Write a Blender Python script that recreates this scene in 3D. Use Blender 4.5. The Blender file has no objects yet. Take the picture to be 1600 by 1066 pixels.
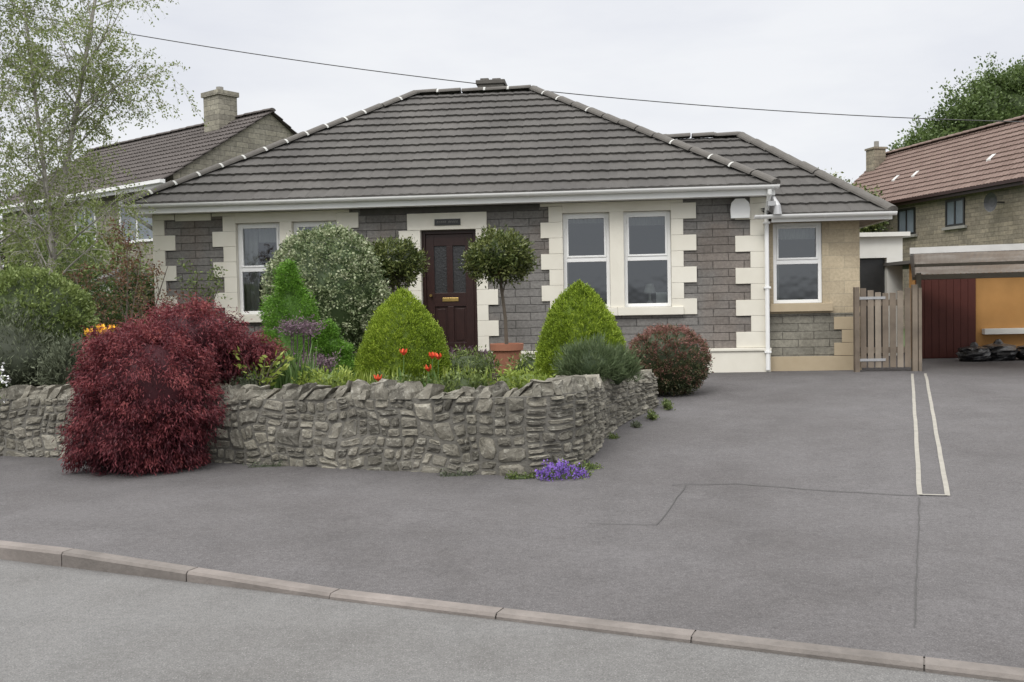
import bpy, math, random
import numpy as np
from mathutils import Vector, Matrix
random.seed(7); rng=np.random.default_rng(7)
scene=bpy.context.scene
col=scene.collection

# ------------------------------------------------------------------ helpers
def link(o,parent=None):
    col.objects.link(o)
    if parent is not None: o.parent=parent
    return o
def top(o,label,cat,group=None):
    o["label"]=label; o["category"]=cat
    if group: o["group"]=group
    return o
def structure(o): o["kind"]="structure"; return o
def empty(name,loc,rotz=0):
    e=bpy.data.objects.new(name,None); e.location=loc; e.rotation_euler=(0,0,rotz); e.empty_display_size=.2
    return link(e)

class MB:
    def __init__(s): s.v=[]; s.f=[]; s.m=[]; s.t=[]
    def vert(s,p): s.v.append((float(p[0]),float(p[1]),float(p[2]))); return len(s.v)-1
    def face(s,pts,m=0,t=.5):
        i=[s.vert(p) for p in pts]; s.f.append(i); s.m.append(m); s.t.append(t)
    def box(s,x0,y0,z0,x1,y1,z1,m=0,t=.5):
        b=len(s.v)
        for z in (z0,z1):
            for x,y in ((x0,y0),(x1,y0),(x1,y1),(x0,y1)): s.v.append((x,y,z))
        for q in ((0,3,2,1),(4,5,6,7),(0,1,5,4),(1,2,6,5),(2,3,7,6),(3,0,4,7)):
            s.f.append([b+i for i in q]); s.m.append(m); s.t.append(t)
        return s
    def tube(s,pts,rad,n=8,m=0,t=.5,cap=True):
        pts=[Vector(p) for p in pts]; b0=len(s.v)
        if not hasattr(rad,'__len__'): rad=[rad]*len(pts)
        prev=None
        for i,p in enumerate(pts):
            d=(pts[min(i+1,len(pts)-1)]-pts[max(i-1,0)]).normalized()
            a=Vector((0,0,1)) if abs(d.z)<.9 else Vector((1,0,0))
            if prev is not None: a=prev
            x=(a-d*a.dot(d)).normalized(); y=d.cross(x); prev=x
            for k in range(n):
                an=2*math.pi*k/n; q=p+(x*math.cos(an)+y*math.sin(an))*rad[i]
                s.v.append(tuple(q))
        for i in range(len(pts)-1):
            for k in range(n):
                a=b0+i*n+k; c=b0+i*n+(k+1)%n
                s.f.append([a,c,c+n,a+n]); s.m.append(m); s.t.append(t)
        if cap:
            s.f.append([b0+k for k in range(n)][::-1]); s.m.append(m); s.t.append(t)
            e=b0+(len(pts)-1)*n; s.f.append([e+k for k in range(n)]); s.m.append(m); s.t.append(t)
    def lathe(s,c,prof,n=24,m=0,t=.5,jit=0):
        b=len(s.v)
        for r,z in prof:
            for k in range(n):
                a=2*math.pi*k/n; rr=r*(1+random.uniform(-jit,jit))
                s.v.append((c[0]+rr*math.cos(a),c[1]+rr*math.sin(a),c[2]+z))
        for i in range(len(prof)-1):
            for k in range(n):
                a=b+i*n+k; d=b+i*n+(k+1)%n
                s.f.append([a,d,d+n,a+n]); s.m.append(m); s.t.append(t)
    def build(s,name,mats,parent=None,smooth=False,bevel=0,loc=None):
        me=bpy.data.meshes.new(name); me.from_pydata(s.v,[],s.f)
        if not isinstance(mats,(list,tuple)): mats=[mats]
        for m in mats: me.materials.append(m)
        me.polygons.foreach_set("material_index",s.m)
        a=me.attributes.new("tint",'FLOAT','FACE'); a.data.foreach_set("value",[float(x) for x in s.t])
        if smooth: me.polygons.foreach_set("use_smooth",[True]*len(me.polygons))
        me.update()
        o=bpy.data.objects.new(name,me)
        if bevel:
            b=o.modifiers.new("bevel",'BEVEL'); b.width=bevel; b.segments=2; b.limit_method='ANGLE'
        return link(o,parent)

# ------------------------------------------------------------------ materials
def newmat(name):
    m=bpy.data.materials.new(name); m.use_nodes=True
    nt=m.node_tree; b=nt.nodes["Principled BSDF"]
    return m,nt,b
def ramp(nt,fac,cols):
    r=nt.nodes.new("ShaderNodeValToRGB"); e=r.color_ramp.elements
    while len(e)<len(cols): e.new(.5)
    for i,c in enumerate(cols):
        if len(c)==4: e[i].position=c[3]
        else: e[i].position=i/(len(cols)-1)
        e[i].color=(c[0],c[1],c[2],1)
    nt.links.new(fac,r.inputs[0]); return r.outputs[0]
def noise(nt,scale,detail=4,rough=.6,vec=None,out="Fac"):
    n=nt.nodes.new("ShaderNodeTexNoise"); n.inputs["Scale"].default_value=scale
    n.inputs["Detail"].default_value=detail; n.inputs["Roughness"].default_value=rough
    if vec is None:
        tc=nt.nodes.new("ShaderNodeTexCoord"); vec=tc.outputs["Object"]
    nt.links.new(vec,n.inputs["Vector"]); return n.outputs[out]
def mathn(nt,op,a,b):
    m=nt.nodes.new("ShaderNodeMath"); m.operation=op
    for i,x in enumerate((a,b)):
        if isinstance(x,(int,float)): m.inputs[i].default_value=x
        else: nt.links.new(x,m.inputs[i])
    return m.outputs[0]
def mixc(nt,f,a,b,mode='MIX'):
    m=nt.nodes.new("ShaderNodeMix"); m.data_type='RGBA'; m.blend_type=mode
    for i,x in ((0,f),(6,a),(7,b)):
        if isinstance(x,(int,float)): m.inputs[i].default_value=x
        elif isinstance(x,tuple): m.inputs[i].default_value=(x[0],x[1],x[2],1)
        else: nt.links.new(x,m.inputs[i])
    return m.outputs[2]
def bumpn(nt,b,h,strength,dist=.01):
    n=nt.nodes.new("ShaderNodeBump"); n.inputs["Strength"].default_value=strength
    n.inputs["Distance"].default_value=dist
    nt.links.new(h,n.inputs["Height"]); nt.links.new(n.outputs[0],b.inputs["Normal"])
def attrn(nt,name="tint"):
    a=nt.nodes.new("ShaderNodeAttribute"); a.attribute_name=name; return a.outputs["Fac"]
def pm(name,cols,scale=5,rough=.8,bump=.3,bscale=40,attr=0.0,spec=.3,dist=.01,metal=0,big=0,bigc=((.62,.62,.62,.3),(1.1,1.1,1.1,.7))):
    m,nt,b=newmat(name)
    f=noise(nt,scale)
    if attr: f=mathn(nt,'ADD',mathn(nt,'MULTIPLY',attrn(nt),attr),mathn(nt,'MULTIPLY',f,1-attr))
    c=ramp(nt,f,cols)
    if big:
        g=noise(nt,big,3); g=ramp(nt,g,list(bigc))
        c=mixc(nt,1.0,c,g,'MULTIPLY')
    nt.links.new(c,b.inputs["Base Color"]); b.inputs["Roughness"].default_value=rough
    b.inputs["Specular IOR Level"].default_value=spec; b.inputs["Metallic"].default_value=metal
    if bump: bumpn(nt,b,noise(nt,bscale,5,.7),bump,dist)
    return m
def brickmat(name,c1,c2,mortar,w,h,ms=.01,bump=.6,nscale=30,dirt=.5,flip=False,rough=.9,warm=None):
    m,nt,b=newmat(name)
    tc=nt.nodes.new("ShaderNodeTexCoord"); sp=nt.nodes.new("ShaderNodeSeparateXYZ")
    nt.links.new(tc.outputs["Object"],sp.inputs[0]); cb=nt.nodes.new("ShaderNodeCombineXYZ")
    xx=mathn(nt,'ADD',sp.outputs[0],sp.outputs[1])
    nt.links.new(xx,cb.inputs[0]); nt.links.new(sp.outputs[2],cb.inputs[1])
    wob=noise(nt,9,3,.5,out="Color"); 
    vm=nt.nodes.new("ShaderNodeVectorMath"); vm.operation='MULTIPLY_ADD'
    nt.links.new(wob,vm.inputs[0]); vm.inputs[1].default_value=(.010,.010,0); nt.links.new(cb.outputs[0],vm.inputs[2])
    br=nt.nodes.new("ShaderNodeTexBrick"); nt.links.new(vm.outputs[0],br.inputs["Vector"])
    br.inputs["Scale"].default_value=1; br.inputs["Brick Width"].default_value=w; br.inputs["Row Height"].default_value=h
    br.inputs["Mortar Size"].default_value=ms; br.inputs["Mortar Smooth"].default_value=.9; br.inputs["Bias"].default_value=0
    br.inputs["Color1"].default_value=(*c1,1); br.inputs["Color2"].default_value=(*c2,1); br.inputs["Mortar"].default_value=(*mortar,1)
    n1=noise(nt,nscale,5,.7); n2=noise(nt,1.3,3)
    g=ramp(nt,n1,[(1-dirt,)*3+(.25,),(1.25,1.25,1.25,.75)])
    c=mixc(nt,1.0,br.outputs["Color"],g,'MULTIPLY')
    g2=ramp(nt,n2,[(.8,.79,.78,.3),(1.1,1.1,1.1,.7)]); c=mixc(nt,1.0,c,g2,'MULTIPLY')
    if warm:
        wf=ramp(nt,noise(nt,.9,3),[(0,0,0,.48),(1,1,1,.62)]); c=mixc(nt,wf,c,mixc(nt,1.0,c,warm,'MULTIPLY'))
    nt.links.new(c,b.inputs["Base Color"]); b.inputs["Roughness"].default_value=rough
    b.inputs["Specular IOR Level"].default_value=.2
    hgt=mathn(nt,'SUBTRACT',mathn(nt,'MULTIPLY',n1,.6),br.outputs["Fac"])
    bumpn(nt,b,hgt,bump,.025)
    return m
def leafmat(name,cols,trans=.25,rough=.55,noisew=.25,nsc=2.5):
    m,nt,b=newmat(name)
    f=mathn(nt,'ADD',mathn(nt,'MULTIPLY',attrn(nt),1-noisew),mathn(nt,'MULTIPLY',noise(nt,nsc,3),noisew))
    c=ramp(nt,f,cols); nt.links.new(c,b.inputs["Base Color"])
    b.inputs["Roughness"].default_value=rough; b.inputs["Specular IOR Level"].default_value=.3
    tr=nt.nodes.new("ShaderNodeBsdfTranslucent"); nt.links.new(c,tr.inputs[0])
    mx=nt.nodes.new("ShaderNodeMixShader"); mx.inputs[0].default_value=trans
    nt.links.new(b.outputs[0],mx.inputs[1]); nt.links.new(tr.outputs[0],mx.inputs[2])
    nt.links.new(mx.outputs[0],nt.nodes["Material Output"].inputs[0]); return m

M={}
M['block']=brickmat("grey_rock_faced_block",(.232,.222,.21),(.178,.171,.163),(.125,.12,.114),.48,.125,.009,.75,22,.38,warm=(1.06,.98,.93))
M['cream']=pm("cream_painted_stone",[(.68,.65,.57),(.79,.765,.685)],3,.8,.15,60,spec=.3,big=.8,bigc=((.90,.89,.87,.3),(1.03,1.03,1.03,.7)))
M['white']=pm("white_upvc",[(.76,.76,.75),(.83,.83,.82)],2,.35,.0,spec=.5)
M['buff']=brickmat("buff_ashlar",(.47,.395,.28),(.38,.32,.23),(.30,.27,.205),.46,.2,.005,.25,25,.2)
M['block2']=brickmat("grey_green_block",(.27,.255,.21),(.20,.19,.16),(.15,.14,.12),.48,.124,.008,.7,22,.4)
M['buffplain']=pm("buff_stone",[(.36,.29,.19),(.47,.39,.28)],4,.85,.3,50)
M['tile']=pm("concrete_roof_tile",[(.070,.066,.062),(.090,.085,.081),(.112,.106,.101)],11,.88,.4,60,attr=.3,spec=.2,big=.8,bigc=((.78,.78,.78,.3),(1.10,1.10,1.08,.7)))
M['ridge']=pm("ridge_tile",[(.075,.068,.062),(.13,.122,.11)],9,.85,.4,40)
M['mortarw']=pm("white_mortar",[(.42,.42,.40),(.6,.6,.57)],9,.9,.3,40)
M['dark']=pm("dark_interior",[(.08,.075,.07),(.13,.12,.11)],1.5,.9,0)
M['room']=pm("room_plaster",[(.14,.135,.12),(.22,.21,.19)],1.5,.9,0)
M['curtain']=pm("pale_curtain",[(.42,.42,.40),(.58,.58,.55)],8,.9,.3,10)
M['doorwood']=pm("dark_mahogany_door",[(.018,.008,.007),(.042,.017,.014)],14,.4,.1,60,spec=.4)
M['doorglass']=pm("obscured_dark_glass",[(.012,.012,.013),(.06,.06,.062)],38,.25,.7,30,spec=.5)
M['brass']=pm("brass",[(.55,.38,.12),(.7,.5,.2)],20,.35,0,metal=1)
M['black']=pm("black_plastic",[(.012,.012,.012),(.03,.03,.03)],12,.4,.2,12,spec=.5)
M['band']=pm("dark_stone_band",[(.07,.066,.063),(.12,.114,.108)],12,.85,.5,22,spec=.2)
M['step']=pm("concrete_step",[(.2,.19,.17),(.3,.29,.27)],8,.9,.3,40)
M['wood']=pm("weathered_brown_timber",[(.135,.105,.08),(.225,.185,.145),(.31,.265,.215)],9,.85,.4,30,attr=.6,big=2.5)
M['metal']=pm("galvanised_metal",[(.35,.35,.36),(.5,.5,.5)],20,.5,.1,metal=.6)
M['terracotta']=pm("terracotta",[(.26,.11,.07),(.36,.165,.105)],6,.85,.2,40)
M['soil']=pm("garden_soil",[(.025,.018,.012),(.07,.052,.036)],9,.95,.8,25,dist=.03)
M['bark']=pm("brown_bark",[(.06,.048,.036),(.15,.125,.10)],15,.9,.6,25)
M['mortar']=pm("lime_mortar",[(.13,.125,.11),(.25,.235,.205)],10,.95,.7,40,dist=.03,big=1)
M['orange']=pm("ochre_render",[(.36,.18,.055),(.46,.25,.09)],2,.9,.1,50,big=1.2,bigc=((.75,.75,.75,.3),(1.05,1.05,1.05,.7)))
M['reddoor']=pm("dark_red_timber",[(.055,.014,.010),(.085,.023,.017)],6,.6,.1,50)
M['browntile']=pm("brown_clay_tile",[(.12,.082,.068),(.16,.112,.094),(.20,.146,.124)],4,.85,.3,50,attr=.4)
M['darktile']=pm("dark_brown_tile",[(.072,.062,.058),(.108,.094,.088)],4,.85,.3,50,attr=.5)
M['stoneA']=brickmat("pale_stone_block",(.31,.29,.235),(.23,.215,.18),(.18,.17,.145),.4,.15,.012,.5,10,.4)
M['stoneB']=brickmat("buff_stone_block",(.31,.27,.205),(.215,.19,.15),(.17,.155,.125),.42,.14,.012,.5,10,.4)
M['plaster']=pm("white_render_wall",[(.55,.54,.5),(.68,.67,.63)],3,.9,.1,40)
M['greypost']=pm("grey_painted_post",[(.16,.15,.13),(.26,.25,.22)],6,.8,.2,40)
M['fasciaold']=pm("weathered_white_fascia",[(.40,.39,.37),(.66,.65,.63)],3.5,.7,.2,40)
M['bagm']=pm("black_bin_bag",[(.012,.012,.013),(.022,.022,.024)],8,.28,.5,9,spec=.6,dist=.05)

def stonemat():
    m,nt,b=newmat("rubble_stone")
    f=mathn(nt,'ADD',mathn(nt,'MULTIPLY',attrn(nt),.58),mathn(nt,'MULTIPLY',noise(nt,16,5,.75),.42))
    c=ramp(nt,f,[(.10,.094,.082,.10),(.185,.174,.148,.36),(.26,.242,.203,.6),(.38,.355,.295,.86)])
    li=ramp(nt,noise(nt,17,5,.8),[(0,0,0,.53),(1,1,1,.62)])
    c=mixc(nt,mathn(nt,'MULTIPLY',li,.55),c,(.46,.445,.39))
    dk=ramp(nt,noise(nt,9,5,.8),[(1,1,1,.34),(0,0,0,.45)])
    c=mixc(nt,mathn(nt,'MULTIPLY',dk,.6),c,(.075,.071,.062))
    ds=ramp(nt,noise(nt,2.2,5,.7),[(.68,.68,.65,.3),(1.08,1.08,1.08,.62)])
    c=mixc(nt,1.0,c,ds,'MULTIPLY')
    nt.links.new(c,b.inputs["Base Color"]); b.inputs["Roughness"].default_value=.95; b.inputs["Specular IOR Level"].default_value=.1
    bumpn(nt,b,noise(nt,34,6,.8),.9,.025); return m
M['stone']=stonemat()

def asphalt(name,c0,c1,speck,patch=.8,big=.55,stain=.0):
    m,nt,b=newmat(name)
    a=noise(nt,110,3,.8); bb=noise(nt,big,6,.68); c2=noise(nt,28,4,.7)
    c=ramp(nt,a,[(*c0,.3),(*c1,.68)])
    g=ramp(nt,bb,[(patch,patch*.985,patch*.97,.36),(1.08,1.08,1.08,.62)]); c=mixc(nt,1.0,c,g,'MULTIPLY')
    g=ramp(nt,c2,[(.84,.84,.84,.3),(1.14,1.14,1.14,.7)]); c=mixc(nt,1.0,c,g,'MULTIPLY')
    g=ramp(nt,noise(nt,2.3,5,.75),[(1-stain,1-stain,1-stain,.34),(1.05,1.05,1.05,.55)]); c=mixc(nt,1.0,c,g,'MULTIPLY')
    v=nt.nodes.new("ShaderNodeTexVoronoi"); v.inputs["Scale"].default_value=70
    tc=nt.nodes.new("ShaderNodeTexCoord"); nt.links.new(tc.outputs["Object"],v.inputs["Vector"])
    s=ramp(nt,v.outputs["Distance"],[(1,1,1,.10),(0,0,0,.22)])
    c=mixc(nt,mathn(nt,'MULTIPLY',s,speck),c,(.36,.35,.34))
    nt.links.new(c,b.inputs["Base Color"]); b.inputs["Roughness"].default_value=.9; b.inputs["Specular IOR Level"].default_value=.25
    bumpn(nt,b,a,.8,.008); return m
M['road']=asphalt("road_asphalt",(.086,.084,.083),(.198,.195,.190),.6,.88,.5,.07)
M['pave']=asphalt("pavement_asphalt",(.069,.065,.066),(.140,.133,.134),.3,.82,.5,.08)
M['seam']=pm("asphalt_seam",[(.045,.044,.043),(.09,.088,.085)],20,.9,.3,60)
M['edging']=pm("pale_edging_stone",[(.21,.20,.175),(.35,.33,.29)],12,.9,.3,60)
M['kerb']=pm("granite_kerb",[(.13,.118,.108),(.205,.182,.166),(.28,.246,.224)],25,.9,.6,60,attr=.45,big=2)
M['grass']=pm("grass_ground",[(.03,.05,.015),(.07,.10,.03)],3,.95,.6,30)

def glassmat():
    m,nt,b=newmat("window_glass"); nt.nodes.remove(b)
    t=nt.nodes.new("ShaderNodeBsdfTransparent"); t.inputs[0].default_value=(.72,.76,.75,1)
    g=nt.nodes.new("ShaderNodeBsdfGlossy"); g.inputs["Roughness"].default_value=.03; g.inputs[0].default_value=(.9,.95,1,1)
    fr=nt.nodes.new("ShaderNodeFresnel"); fr.inputs[0].default_value=1.6
    f=mathn(nt,'ADD',fr.outputs[0],.08)
    bp=nt.nodes.new("ShaderNodeBump"); bp.inputs["Strength"].default_value=.12; bp.inputs["Distance"].default_value=.02
    nt.links.new(noise(nt,2.5,2),bp.inputs["Height"]); nt.links.new(bp.outputs[0],g.inputs["Normal"])
    mx=nt.nodes.new("ShaderNodeMixShader"); nt.links.new(f,mx.inputs[0]); nt.links.new(t.outputs[0],mx.inputs[1]); nt.links.new(g.outputs[0],mx.inputs[2])
    nt.links.new(mx.outputs[0],nt.nodes["Material Output"].inputs[0]); return m
M['glass']=glassmat()
M['polycarb']=leafmat("corrugated_plastic_sheet",[(.16,.11,.085),(.34,.30,.26),(.55,.53,.50)],.30,.4,.95,2.2)

# ------------------------------------------------------------------ ground frame
A=math.radians(23.2); CA,SA=math.cos(A),math.sin(A)
def xy(t,n): return (CA*t+SA*n, -SA*t+CA*n)
def tn(x,y): return (CA*x-SA*y, SA*x+CA*y)
NK=4.395; KW=.09; HK0=.092
def hk(t):
    if t<-5.0: return HK0
    if t>-3.0: return .03
    return HK0+(t+5.0)*(.03-HK0)/2
def gz(x,y):
    t,n=tn(x,y)
    if n<NK: return 0
    if n<7.0: return hk(t)+(.12-hk(t))*(n-NK-KW)/(7.0-NK-KW)
    if n<14.4: return .12+.34*(n-7)/7.4
    return .46
def strip_sheet(name,ts,ns,zf,mat,mat_i=0):
    mb=MB()
    for i in range(len(ts)-1):
        for j in range(len(ns)-1):
            q=[(ts[i],ns[j]),(ts[i+1],ns[j]),(ts[i+1],ns[j+1]),(ts[i],ns[j+1])]
            mb.face([(*xy(t,n),zf(t,n)) for t,n in q])
    return structure(mb.build(name,mat))
def terr(t,n):
    if n<=4.3: return -.05
    if n<=7: return -.05+(n-4.3)/2.7*.12
    if n<=14.4: return .07+(n-7)/7.4*.35
    return .42
strip_sheet("ground",[-400,-60,60,400],[-300,-20,4.3,7,14.4,40,500],terr,M['grass'])
strip_sheet("road",[-60,-20,-4,4,20,60],[-1.6,2,NK],lambda t,n:0,M['road'])
tsf=[-40]+[-14+.5*i for i in range(60)]+[40]
strip_sheet("pavement",tsf,[NK+KW,7.0],lambda t,n:hk(t)+(.12-hk(t))*(n-NK-KW)/(7.0-NK-KW),M['pave'])
strip_sheet("driveway",[-30,-14,0,10,25],[7.0,14.4,22],lambda t,n:gz(*xy(t,n+1e-6)),M['pave'])
strip_sheet("far_pavement",[-60,60],[-4,-1.75],lambda t,n:.1,M['pave'])
mb=MB(); t=-40.0
while t<40:
    t1=t+1.0; tt=random.random(); g=.004
    def P(tv,n,z): return (*xy(tv,n),z)
    a,b2=t+g,t1-g
    ha,hb=hk(a),hk(b2); n0=NK-.012+random.uniform(-.004,.004); n1=NK+KW
    for (q) in ([P(a,n0,-.02),P(b2,n0,-.02),P(b2,n0,hb-.015),P(a,n0,ha-.015)],
                [P(a,n0,ha-.015),P(b2,n0,hb-.015),P(b2,n0+.015,hb),P(a,n0+.015,ha)],
                [P(a,n0+.015,ha),P(b2,n0+.015,hb),P(b2,n1,hb),P(a,n1,ha)],
                [P(a,n0,-.02),P(a,n0,ha-.015),P(a,n0+.015,ha),P(a,n1,ha),P(a,n1,-.02)],
                [P(b2,n0,-.02),P(b2,n1,-.02),P(b2,n1,hb),P(b2,n0+.015,hb),P(b2,n0,hb-.015)]):
        mb.face(q,0,tt)
    mb.face([P(t1-g,NK+.006,-.02),P(t1+g,NK+.006,-.02),P(t1+g,NK+.006,hk(t1)-.012),P(t1-g,NK+.006,hk(t1)-.012)],0,0)
    mb.face([P(t1-g,NK+.006,hk(t1)-.006),P(t1+g,NK+.006,hk(t1)-.006),P(t1+g,NK+KW,hk(t1)-.006),P(t1-g,NK+KW,hk(t1)-.006)],0,0)
    t=t1
structure(mb.build("kerb",M['kerb']))
def ribbon(mb,pts,w,off,m=0,seg=.35,jit=0):
    P=[]
    for i in range(len(pts)-1):
        a=Vector(pts[i]);b=Vector(pts[i+1]); k=max(1,int((b-a).length/seg))
        for j in range(k): P.append(a.lerp(b,j/k))
    P.append(Vector(pts[-1]))
    P=[p+Vector((random.uniform(-jit,jit),random.uniform(-jit,jit))) for p in P]
    for i in range(len(P)-1):
        a,b=P[i],P[i+1]; d=(b-a).normalized(); s=Vector((-d.y,d.x))*w/2
        tt=random.random()
        mb.face([(p.x,p.y,gz(p.x,p.y)+off) for p in (a-s,b-s,b+s,a+s)],m,tt)
mb=MB(); ribbon(mb,[(5.84,14.0),(2.95,6.95)],.036,.005,jit=.003); ribbon(mb,[(6.03,14.0),(3.13,6.9)],.036,.005,jit=.003); ribbon(mb,[(2.95,6.95),(3.13,6.9)],.024,.009)
structure(mb.build("driveway_edging",M['edging']))
mb=MB(); ribbon(mb,[(1.25,7.55),(1.75,7.5),(2.3,7.2),(2.93,6.93)],.010,.006,jit=.012,seg=.12)
ribbon(mb,[(1.35,7.52),(.95,6.4),(.5,6.5)],.006,.006,jit=.006,seg=.12); ribbon(mb,[(2.92,6.88),(1.86,4.45)],.005,.007,jit=.006,seg=.12)
structure(mb.build("asphalt_seam",M['seam']))

# ------------------------------------------------------------------ garden wall
wp=[(-10.5,11.55),(-5.3,9.95),(-2.85,9.18),(-1.3,8.58),(0.0,8.1),(.3,8.1),(.58,8.38),(.78,9.0),(.93,9.8),(1.3,10.7),(1.72,11.55),(1.76,11.75)]
tops=[.71,.72,.745,.775,.81,.82,.82,.81,.75,.71,.68,.67]
pp=[];zz=[]
for i in range(len(wp)-1):
    a=Vector(wp[i]);b=Vector(wp[i+1]);k=max(2,int((b-a).length/.08))
    for j in range(k): pp.append(a.lerp(b,j/k)); zz.append(tops[i]+(tops[i+1]-tops[i])*j/k)
pp.append(Vector(wp[-1])); zz.append(tops[-1])
for _ in range(3):
    q=pp[:]; 
    for i in range(1,len(pp)-1): q[i]=(pp[i-1]+pp[i]*2+pp[i+1])/4
    pp=q
S=[0]
for i in range(1,len(pp)): S.append(S[-1]+(pp[i]-pp[i-1]).length)
def wall_at(t):
    t=max(0,min(S[-1]-1e-4,t)); i=int(np.searchsorted(S,t,side='right'))-1; i=max(0,min(len(pp)-2,i))
    f=(t-S[i])/max(1e-6,S[i+1]-S[i]); p=pp[i].lerp(pp[i+1],f)
    i0=max(0,i-2);i1=min(len(pp)-1,i+3); d=(pp[i1]-pp[i0]).normalized()
    n=Vector((d.y,-d.x)); return p,n,d,zz[i]+(zz[i+1]-zz[i])*f
TH=.36
root=empty("garden_wall",(0,8.1,.1)); top(root,"rough grey rubble stone garden wall with upright jagged coping stones","stone wall")
ox,oy,oz=0,8.1,.1
def WL(p): return (p[0]-ox,p[1]-oy,p[2]-oz)
mb=MB()
ks=np.linspace(0,S[-1],140)
for i in range(len(ks)-1):
    pa,na,_,za=wall_at(ks[i]); pb,nb,_,zb=wall_at(ks[i+1])
    fa,fb=pa,pb; ba,bb2=pa-na*TH,pb-nb*TH
    mb.face([WL((fa.x,fa.y,-.1)),WL((fb.x,fb.y,-.1)),WL((fb.x,fb.y,zb)),WL((fa.x,fa.y,za))])
    mb.face([WL((fa.x,fa.y,za)),WL((fb.x,fb.y,zb)),WL((bb2.x,bb2.y,zb)),WL((ba.x,ba.y,za))])
    mb.face([WL((ba.x,ba.y,za)),WL((bb2.x,bb2.y,zb)),WL((bb2.x,bb2.y,-.1)),WL((ba.x,ba.y,-.1))])
p,n,d,z=wall_at(S[-1]); b_=p-n*TH
mb.face([WL((p.x,p.y,-.1)),WL((b_.x,b_.y,-.1)),WL((b_.x,b_.y,z)),WL((p.x,p.y,z))])
cells=[]
HZ=.72
def split(t0,t1,z0,z1,small=False):
    w,h=t1-t0,(z1-z0)*HZ
    mw=random.choice([random.uniform(.12,.22),random.uniform(.2,.36)]); mh=random.choice([random.uniform(.09,.14),random.uniform(.14,.26)])
    if small: mw=random.uniform(.18,.42); mh=random.uniform(.07,.13)
    if (w>mw or h>mh) and (w>.11 or h>.11):
        if w/mw>h/mh:
            c=random.uniform(.35,.65); split(t0,t0+w*c,z0,z1,small); split(t0+w*c,t1,z0,z1,small)
        else:
            c=random.uniform(.38,.62); zc=z0+(z1-z0)*c; split(t0,t1,z0,zc,small); split(t0,t1,zc,z1,small)
    else: cells.append((t0,t1,z0,z1))
tcorner=next(S[i] for i in range(len(pp)) if pp[i].x>.05)
x=0
while x<tcorner:
    x1=min(tcorner,x+random.uniform(.9,1.6)); 
    if tcorner-x1<.3: x1=tcorner
    split(x,x1,0,1); x=x1
split(tcorner,S[-1],0,1,True)
def warp(t,z):
    k=1 if t<tcorner-.3 else .3
    return t+k*(.03*math.sin(z*7+t*2.3)+.02*math.sin(t*9+z*6)), z+k*(.03*math.sin(t*5.1+z*3)+.02*math.sin(t*11.7+z*4))
def onwall(t,zn,off):
    p,n,d,zt=wall_at(t); base=gz(p.x,p.y)-.06
    q=p+n*off; return WL((q.x,q.y,base+(zt-base)*max(0,min(1.03,zn))))
for (t0,t1,z0,z1) in cells:
    w,h=(t1-t0),(z1-z0)*HZ
    cx,cz=(t0+t1)/2,(z0+z1)/2; tint=min(1,max(0,random.gauss(.5,.26)))
    hgt=random.uniform(.008,.030); N=14; ring=[]
    ph=random.random()*.5
    ex=random.uniform(.28,.55); sk=random.uniform(-.12,.12)
    for k in range(N):
        a=2*math.pi*k/N+ph
        c,s_=math.cos(a),math.sin(a)
        rx=abs(c)**ex*(1 if c>0 else -1); rz=abs(s_)**ex*(1 if s_>0 else -1)
        j=random.uniform(.85,1.04)
        ring.append((rx*j+sk*rz,rz*j))
    mg=.007
    def pt(r,sc,off):
        tt=cx+r[0]*(w/2-mg)*sc; z=cz+r[1]*((z1-z0)/2-mg/HZ)*sc
        a,b=warp(tt,z); return onwall(a,b,off)
    tilt=random.uniform(-.010,.010); tilt2=random.uniform(-.010,.010)
    r0=[pt(r,1.0,-.003) for r in ring]
    r1=[pt(r,.93,hgt*.6+random.uniform(-.003,.003)) for r in ring]
    r2=[pt(r,.68,hgt+random.uniform(-.006,.006)+tilt*r[0]+tilt2*r[1]) for r in ring]
    cpt=pt((random.uniform(-.25,.25),random.uniform(-.25,.25)),1,hgt+random.uniform(-.007,.008))
    b=len(mb.v); mb.v+=r0+r1+r2+[cpt]
    for k in range(N):
        k2=(k+1)%N
        for (o1,o2) in ((0,N),(N,2*N)):
            mb.f.append([b+o1+k,b+o1+k2,b+o2+k2,b+o2+k]); mb.m.append(1); mb.t.append(tint)
        mb.f.append([b+2*N+k,b+2*N+k2,b+3*N]); mb.m.append(1); mb.t.append(tint)
mb.build("stonework",[M['mortar'],M['stone']],root)
mb=MB(); t=.02
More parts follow.
